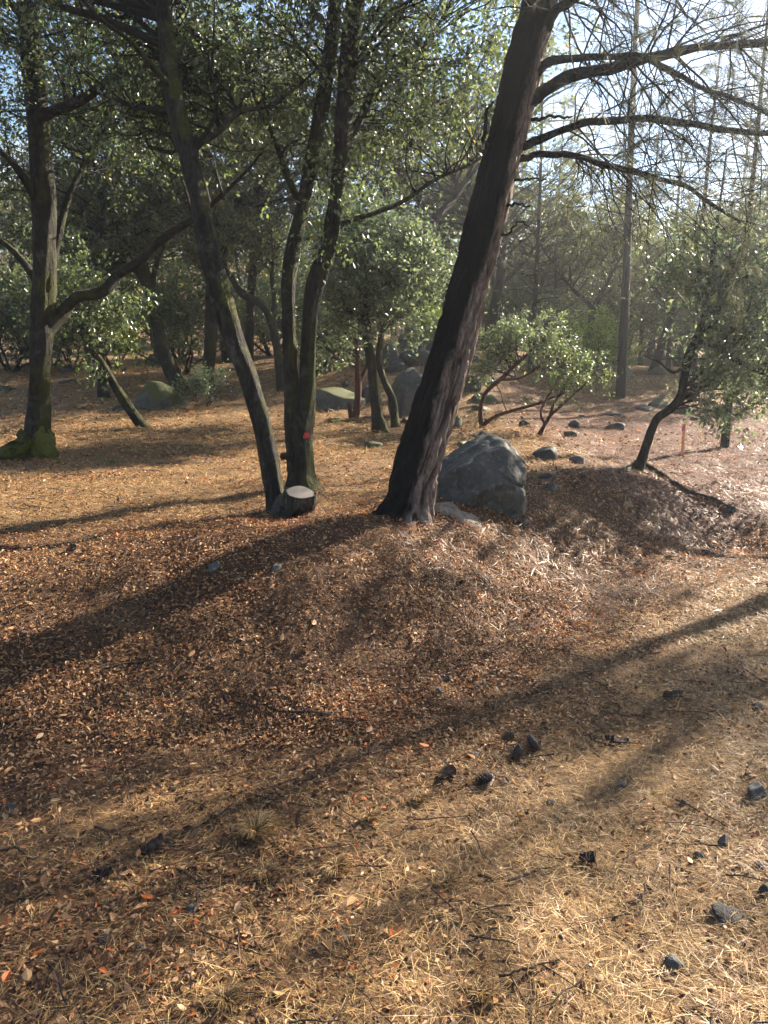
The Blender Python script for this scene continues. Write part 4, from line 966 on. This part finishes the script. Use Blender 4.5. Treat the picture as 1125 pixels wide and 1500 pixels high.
# ------------------------------------------------------------------ stake
p = at(999, 668); hS = 47*p[1]/F; wS = 3.3*p[1]/F
st = empty('survey_stake', p, 'thin orange wooden survey stake with a bright painted top', 'stake')
def box(name, c, d, mat, parent):
    x, y, z = d; V = np.array([(a*x/2, b*y/2, g*z/2) for a in (-1, 1) for b in (-1, 1) for g in (-1, 1)])+np.array(c)
    return obj(name, make_mesh(name, V, np.array([(0, 1, 3, 2), (4, 6, 7, 5), (0, 4, 5, 1), (2, 3, 7, 6), (0, 2, 6, 4), (1, 5, 7, 3)])), mat, parent)
box('post', (0, 0, hS*.36), (wS, wS*.6, hS*.92), M['stake_wood'], st)
box('painted_top', (0, 0, hS*.91), (wS*1.02, wS*.62, hS*.18), M['pink_paint'], st)
box('ribbon', (-wS*.75, -wS*.1, hS*.85), (wS*.55, wS*.15, hS*.14), M['ribbon'], st)

# ------------------------------------------------------------------ pine cones
def cone_mesh(seed, L=.088, W=.062):
    rng = np.random.default_rng(seed); parts = []; D, Fc = ICO[3]
    parts.append((D*np.array([W*.33, W*.33, L*.48])+np.array([0, 0, L*.5]), Fc, np.zeros(len(D)))); n = 90
    for k in range(n):
        t = (k+.5)/n; a = k*2.39996; r = W*.5*math.sin(math.pi*min(1, (t*.86+.12)))**.7; z = L*(.04+.92*t)
        o = np.array([math.cos(a), math.sin(a), 0]); s_ = np.array([-math.sin(a), math.cos(a), 0]); upv = np.array([0, 0, 1.0])
        w = W*.115*(1-.45*t); tip = o*r*rng.uniform(.95, 1.1)+upv*(z+L*.045); root = o*r*.35+upv*z
        parts.append((np.array([root-s_*w*.5, root+s_*w*.5, tip+s_*w-o*W*.03, tip+o*W*.02+upv*L*.012, tip-s_*w-o*W*.03, tip-upv*L*.035-o*W*.01]),
                      np.array([(0, 1, 2), (0, 2, 4), (2, 3, 4), (0, 5, 1), (1, 5, 2), (2, 5, 3), (3, 5, 4), (4, 5, 0)]), np.array([0, 0, .55, 1, .55, .3])*rng.uniform(.7, 1)))
    return join(parts)
for k, (px, py, lab, tilt, az, sc) in enumerate([
    (736, 1086, 'farthest small dark pine cone of the five on the track', 1.2, .5, .85),
    (757, 1113, 'upright pine cone, pointed tip up, middle of the five', .25, 1.0, 1.0),
    (790, 1100, 'round pine cone standing at one end of the five', .7, 2.6, 1.1),
    (664, 1131, 'pine cone at the other end of the five, tipped over', 1.3, 4.2, 1.0),
    (699, 1144, 'nearest pine cone of the five, lying in its own shadow', 1.0, 5.6, 1.12)]):
    V, Fl, At = cone_mesh(700+k); p = at(px, py)
    ct, st_ = math.cos(tilt), math.sin(tilt); Rm = np.array([[math.cos(az), -math.sin(az), 0], [math.sin(az), math.cos(az), 0], [0, 0, 1]])@np.array([[ct, 0, st_], [0, 1, 0], [-st_, 0, ct]])
    V = (V*sc*.86)@Rm.T; V[:, 2] -= V[:, 2].min()+.010
    tag(obj('pine_cone', make_mesh('pine_cone', V, Fl, {'rnd': At}), M['cone'], loc=p), lab, 'pine cone', 'pine cones on the track')

# ------------------------------------------------------------------ sticks, bark plates, grass tufts
def stick(q, w, label, mat='dead_wood', seed=0, name='stick', cat='stick'):
    P = np.array([at(*a) for a in q]); n = 26; base = P[0].copy(); P = catmull(P, n)
    rng = np.random.default_rng(seed); R = w*.36*np.linspace(1, .5, n)*(1+.12*rng.normal(size=n))*P[:, 1]/F
    P[:, :2] += .006*np.cumsum(rng.normal(size=(n, 2)), 0)*.3
    P[:, 2] = np.maximum(height(P[:, 0], P[:, 1]), np.convolve(np.pad(height(P[:, 0], P[:, 1]), 3, 'edge'), np.ones(7)/7, 'valid'))+R*.8+.012
    V, Fl = tube(P, R, 8, .25, 6, seed)
    return tag(obj(name, make_mesh(name, V-base, Fl, None, True), M[mat], loc=base), label, cat)
for k, (q, w, lab) in enumerate([
    ([(415, 1046), (460, 1050), (500, 1055), (528, 1059)], 6, 'long dark stick lying at the foot of the bank'),
    ([(0, 1252), (28, 1248), (52, 1262), (75, 1252)], 7, 'crooked dark stick at the left edge'),
    ([(138, 1217), (150, 1221), (162, 1232)], 6, 'short curled black stick near the left edge stick'),
    ([(258, 1279), (275, 1286), (292, 1298)], 7, 'short dark stick in front of the bark plate'),
    ([(348, 1437), (370, 1428), (394, 1417)], 5, 'grey stick in the pale straw near the bottom'),
    ([(374, 1171), (412, 1180), (454, 1190)], 5, 'thin dark stick above the big grass tuft'),
    ([(271, 1176), (290, 1183), (309, 1191)], 4, 'thin stick left of the one above the grass tuft'),
    ([(745, 1297), (780, 1283), (816, 1272)], 6, 'slanting brown stick on the open litter'),
    ([(699, 1289), (713, 1293), (727, 1301)], 7, 'short thick stick beside the slanting brown stick'),
    ([(731, 1437), (780, 1424), (832, 1411)], 8, 'thick dark stick half under leaves near the bottom'),
    ([(683, 1385), (708, 1381), (734, 1373)], 6, 'dark stick above the thick one near the bottom'),
    ([(692, 1328), (715, 1340), (737, 1353)], 5, 'thin stick slanting below the short thick stick'),
    ([(189, 1176), (192, 1165), (195, 1150)], 4, 'small upright pale twig on the left of the bank'),
    ([(227, 1095), (228, 1072), (229, 1050)], 3, 'pale dry stalk standing at the foot of the bank'),
    ([(614, 866), (622, 858), (628, 838)], 3, 'pale curved twig on the bank below the pine'),
    ([(150, 985), (190, 978), (250, 975)], 6, 'reddish stick among the leaves of the bank'),
    ([(865, 1087), (895, 1095), (925, 1094)], 4, 'thin stick beside the dark bark flake')]):
    stick(q, w, lab, seed=500+k)
def bark_plate(px, py, wpx, hpx, az, label, seed):
    p = at(px, py); L = wpx*p[1]/F; W = hpx*p[1]/F*1.9; rng = np.random.default_rng(seed); n = 12
    t = np.linspace(-1, 1, n); top = []; bot = []
    prof = (1-np.abs(t)**3)*W*.5*(1+.18*rng.normal(size=n))
    for a, w in zip(t, prof):
        for sgn, dst in ((1, top),): dst += [(a*L/2, -w, .004), (a*L/2, 0, .016+.004*rng.normal()), (a*L/2, w, .006)]
    V = np.array(top); V2 = V-np.array([0, 0, .010]); n3 = 3*n
    f = []
    for k in range(n-1):
        for j in range(2):
            a = 3*k+j; f += [(a, a+3, a+4, a+1), (a+n3+1, a+n3+4, a+n3+3, a+n3)]
        f += [(3*k, 3*k+n3, 3*k+3+n3, 3*k+3), (3*k+2, 3*k+5, 3*k+5+n3, 3*k+2+n3)]
    f += [(0, 1, 1+n3, n3), (1, 2, 2+n3, 1+n3)]
    o = obj('bark_flake', make_mesh('bark_flake', np.vstack([V, V2]), np.array(f)), M['bark_flake'], loc=p+np.array([0, 0, .016])); o.rotation_euler = (rng.normal()*.1, rng.normal()*.12, az)
    return tag(o, label, 'bark')
bark_plate(223, 1245, 42, 14, .75, 'dark bark plate lying tilted on the straw', 1)
bark_plate(903, 1089, 38, 9, -.15, 'dark bark flake on the track beyond the cones', 2)
bark_plate(860, 1262, 28, 12, .1, 'chunky dark bark flake in the open litter', 3)
bark_plate(152, 1285, 32, 10, .1, 'black bark flake behind the short dark stick', 4)
bark_plate(985, 1022, 40, 10, .4, 'dark bark strip in the shade of the track', 5)
def tuft(px, py, wpx, hpx, label, seed, n=150):
    p = at(px, py); rng = np.random.default_rng(seed); r = wpx*.5*p[1]/F; H = hpx*p[1]/F
    a = rng.uniform(0, 2*math.pi, n); q = np.stack([np.cos(a), np.sin(a), 0*a], -1)*(rng.uniform(0, .35, n)*r)[:, None]
    aa = a+rng.normal(size=n)*1.1; H = H*.7; out = np.stack([np.cos(aa), np.sin(aa), 0*a], -1)+np.array([.5, -.25, 0])*rng.random((n, 1)); L = rng.uniform(.5, 1.1, n)[:, None]
    P = np.stack([q, q+np.array([0, 0, H])*L*.55+out*r*.25*L, q+np.array([0, 0, H])*L*.85+out*r*.6*L, q+np.array([0, 0, H])*L*.8+out*r*1.05*L], 1)
    P[:, 0, 2] -= .01
    V, Q = batch_tubes(P, np.tile(np.array([.0016, .0014, .001, .0004]), (n, 1)), 3)
    return tag(obj('grass_tuft', make_mesh('grass_tuft', V, Q, {'rnd': np.repeat(rng.uniform(0, .95, n), 12)}, True), M['straw'], loc=p), label, 'grass tuft', 'dry grass tufts on the track')
tuft(374, 1225, 70, 42, 'largest dry grass tuft, spiky and pale', 1, 220)
tuft(386, 1283, 52, 28, 'dry grass tuft just in front of the largest tuft', 2)
tuft(490, 1275, 56, 26, 'low dry grass tuft beside the largest one', 3)
tuft(541, 1202, 34, 24, 'small upright yellow grass tuft', 4, 90)
tuft(612, 1174, 34, 22, 'dark centred grass tuft left of the nearest cone', 5, 90)
tuft(652, 1296, 44, 20, 'flattened grass tuft in the open litter', 6, 110)
tuft(330, 1470, 60, 34, 'dry grass tuft at the bottom edge among orange leaves', 7, 150)
tuft(700, 1460, 50, 26, 'grass tuft below the thick dark stick', 8, 120)

# ------------------------------------------------------------------ leaf litter, straw and needles on the ground
def in_view(x, y, m=.18):
    return np.abs(x) < (.5+m)*y*1.02+.5
def ground_pts(rng, n, y0, y1, fn=None, power=1.0):
    y = y0+(y1-y0)*rng.uniform(0, 1, n)**power; x = rng.uniform(-1, 1, n)*(.68*y+.5)
    z = height(x, y); e_ = .03
    nx_ = -(height(x+e_, y)-z)/e_; ny_ = -(height(x, y+e_)-z)/e_
    return x, y, z, norm(np.stack([nx_, ny_, np.ones(n)], -1))
def litter(rng, n, y0, y1, size, aspect, lift, tilt, keepfn, jit=.45, power=1.0):
    x, y, z, N = ground_pts(rng, n, y0, y1, power=power)
    k = rng.random(n) < keepfn(x, y); x, y, z, N = x[k], y[k], z[k], N[k]; m = len(x)
    nn = norm(N+rng.normal(size=(m, 3))*tilt); a = rng.normal(size=(m, 3)); a = norm(a-nn*np.sum(a*nn, 1, keepdims=True))
    L = size*rng.uniform(1-jit, 1+jit, m)
    p = np.stack([x, y, z+rng.uniform(.001, lift, m)], -1)-a*L[:, None]*.5
    return p, a, L, nn
def leaf_layer(rng, n, y0, y1, size, keepfn, lift=.022, tilt=.38, aspect=.55, power=1.0):
    p, a, L, nn = litter(rng, n, y0, y1, size, aspect, lift, tilt, keepfn, power=power)
    V, Fc, A = curled(p, a, L, aspect, rng, nn) if y1 < 7 else leaf_quads(p, a, L, aspect, rng, nn, .5)
    k = len(V)//len(p); sh = .34*fbm(p[:, 0]*1.6, p[:, 1]*1.6, 3.3, 4, 71)
    return V, Fc, np.clip(A+np.repeat(sh, k), 0, 1)
def curled(p, a, L, aspect, rng, nn):
    """dry curled leaf: six corners, four triangles, both halves folded up and the tip bent"""
    n = len(p); s_ = np.cross(a, nn); w = (L*aspect*.5*rng.uniform(.6, 1.3, n))[:, None]; L = L[:, None]
    c = (rng.uniform(-.25, .75, n))[:, None]*w; b = (rng.normal(size=n)*.22)[:, None]*L
    V = np.stack([p, p+a*L*.30+s_*w*.9+nn*c, p+a*L*.68+s_*w*.8+nn*(c+b*.5), p+a*L+nn*b, p+a*L*.68-s_*w*.8+nn*(c+b*.5), p+a*L*.30-s_*w*.9+nn*c], 1).reshape(-1, 3)
    i = np.arange(n)[:, None]*6
    return V, np.concatenate([i+np.array([[0, 1, 2]]), i+np.array([[0, 2, 3]]), i+np.array([[0, 3, 4]]), i+np.array([[0, 4, 5]])]), np.repeat(rng.uniform(0, 1, n), 6)
def blade_layer(rng, n, y0, y1, ln, w, keepfn, lift=.028, tilt=.14, power=1.0):
    p, a, L, nn = litter(rng, n, y0, y1, ln, .1, lift, tilt, keepfn, .5, power)
    s_ = np.cross(a, nn)*(w*.5); m = len(p); mid = p+a*L[:, None]*.5+nn*(L*rng.uniform(0, .10, m))[:, None]+s_*rng.normal(size=(m, 1))*2
    V = np.stack([p-s_*.7, p+s_*.7, mid+s_, mid-s_, p+a*L[:, None]], 1).reshape(-1, 3); b = np.arange(m)[:, None]*5
    return V, [b+np.array([[0, 1, 2, 3]]), b+np.array([[3, 2, 4]])], np.repeat(rng.uniform(0, 1, m), 5)
rng = np.random.default_rng(31)
lf_ = lambda x, y: np.clip(1.1-.8*straw_amount(x, y), .38, 1)*(1-.72*red_amount(x, y))*(1-.45*track_amount(x, y))*np.clip(.72+1.15*fbm(x*2.1, y*2.1, 6.1, 3, 91), .22, 1)
sf_ = lambda x, y: np.clip(.10+1.0*straw_amount(x, y), 0, 1)*(1-.8*red_amount(x, y))
nf_ = lambda x, y: np.clip(.22+1.0*red_amount(x, y), 0, 1)
near = join([leaf_layer(rng, 82000, 1.1, 3.4, .0165, lf_, .012, .34, .5, 1.2), leaf_layer(rng, 9000, 1.1, 4.0, .027, lf_, .018, .4, .5), leaf_layer(rng, 1800, 1.1, 6.6, .040, lf_, .026, .4, .5),
             leaf_layer(rng, 185000, 3.0, 7.01, .0185, lf_, .018, .42, .5), leaf_layer(rng, 90000, 6.6, 11.5, .032, lambda x, y: lf_(x, y)*.8, .025, .4), leaf_layer(rng, 40000, 11, 21, .060, lambda x, y: lf_(x, y)*.8, .03)])
lo = obj('leaf_litter', make_mesh('leaf_litter', near[0], near[1], {'rnd': near[2]}), M['litter'], kind='stuff'); lo['label'] = 'fallen brown leaves covering the bank and track'
sl = join([blade_layer(rng, 60000, 1.1, 4.2, .052, .0015, sf_, .018), blade_layer(rng, 1200, 1.1, 4.6, .10, .0017, sf_, .025), blade_layer(rng, 80000, 4.2, 9.5, .065, .0036, sf_, .022), blade_layer(rng, 45000, 8.5, 20, .14, .009, sf_, .05)])
so_ = obj('dry_straw', make_mesh('dry_straw', sl[0], sl[1], {'rnd': sl[2]}), M['straw'], kind='stuff'); so_['label'] = 'dry straw coloured grass lying flat on the ground'
nl_ = join([blade_layer(rng, 34000, 1.1, 5.5, .09, .0016, nf_), blade_layer(rng, 80000, 4.5, 16, .11, .0050, nf_, .02)])
no_ = obj('needle_litter', make_mesh('needle_litter', nl_[0], nl_[1], {'rnd': nl_[2]}), M['needle_litter'], kind='stuff'); no_['label'] = 'reddish fallen pine needles on the slope'
# small twigs strewn about
x, y, z, N = ground_pts(rng, 900, 1.2, 9.0); a = rng.uniform(0, 2*math.pi, 900); L = rng.uniform(.05, .22, 900); t = np.linspace(-.5, .5, 5)
X = x[:, None]+np.cos(a)[:, None]*L[:, None]*t+rng.normal(size=(900, 5))*.004; Yv = y[:, None]+np.sin(a)[:, None]*L[:, None]*t+rng.normal(size=(900, 5))*.004
TP = np.stack([X, Yv, height(X, Yv)+.018+.006*rng.random((900, 5))], -1); TR = rng.uniform(.0015, .0042, 900)[:, None]*np.linspace(1, .5, 5)[None]
V, Q = batch_tubes(TP, TR, 4)
tw_ = obj('twig_litter', make_mesh('twig_litter', V, Q, None, True), M['dead_wood'], kind='stuff'); tw_['label'] = 'fallen twigs scattered over the ground'

# ------------------------------------------------------------------ the sunlit air
m = bpy.data.materials.new('haze'); m.use_nodes = True; n, l = m.node_tree.nodes, m.node_tree.links; n.clear()
o_ = n.new('ShaderNodeOutputMaterial'); v_ = n.new('ShaderNodeVolumePrincipled'); l.new(v_.outputs[0], o_.inputs['Volume'])
v_.inputs['Color'].default_value = (.93, .96, 1, 1); v_.inputs['Density'].default_value = .0034; v_.inputs['Anisotropy'].default_value = .84
bpy.context.view_layer.update()
zs_ = [(o.matrix_world @ Vector(c)).z for o in scene.objects if o.type == 'MESH' for c in o.bound_box]
z0_, z1_ = min(zs_)-1, max(zs_)+.5
hz_ = box('haze', (0, 110, (z0_+z1_)/2), (346, 246, z1_-z0_), m, None); hz_['kind'] = 'stuff'
hz_['label'] = 'thin pale sunlit haze hanging in the wood'
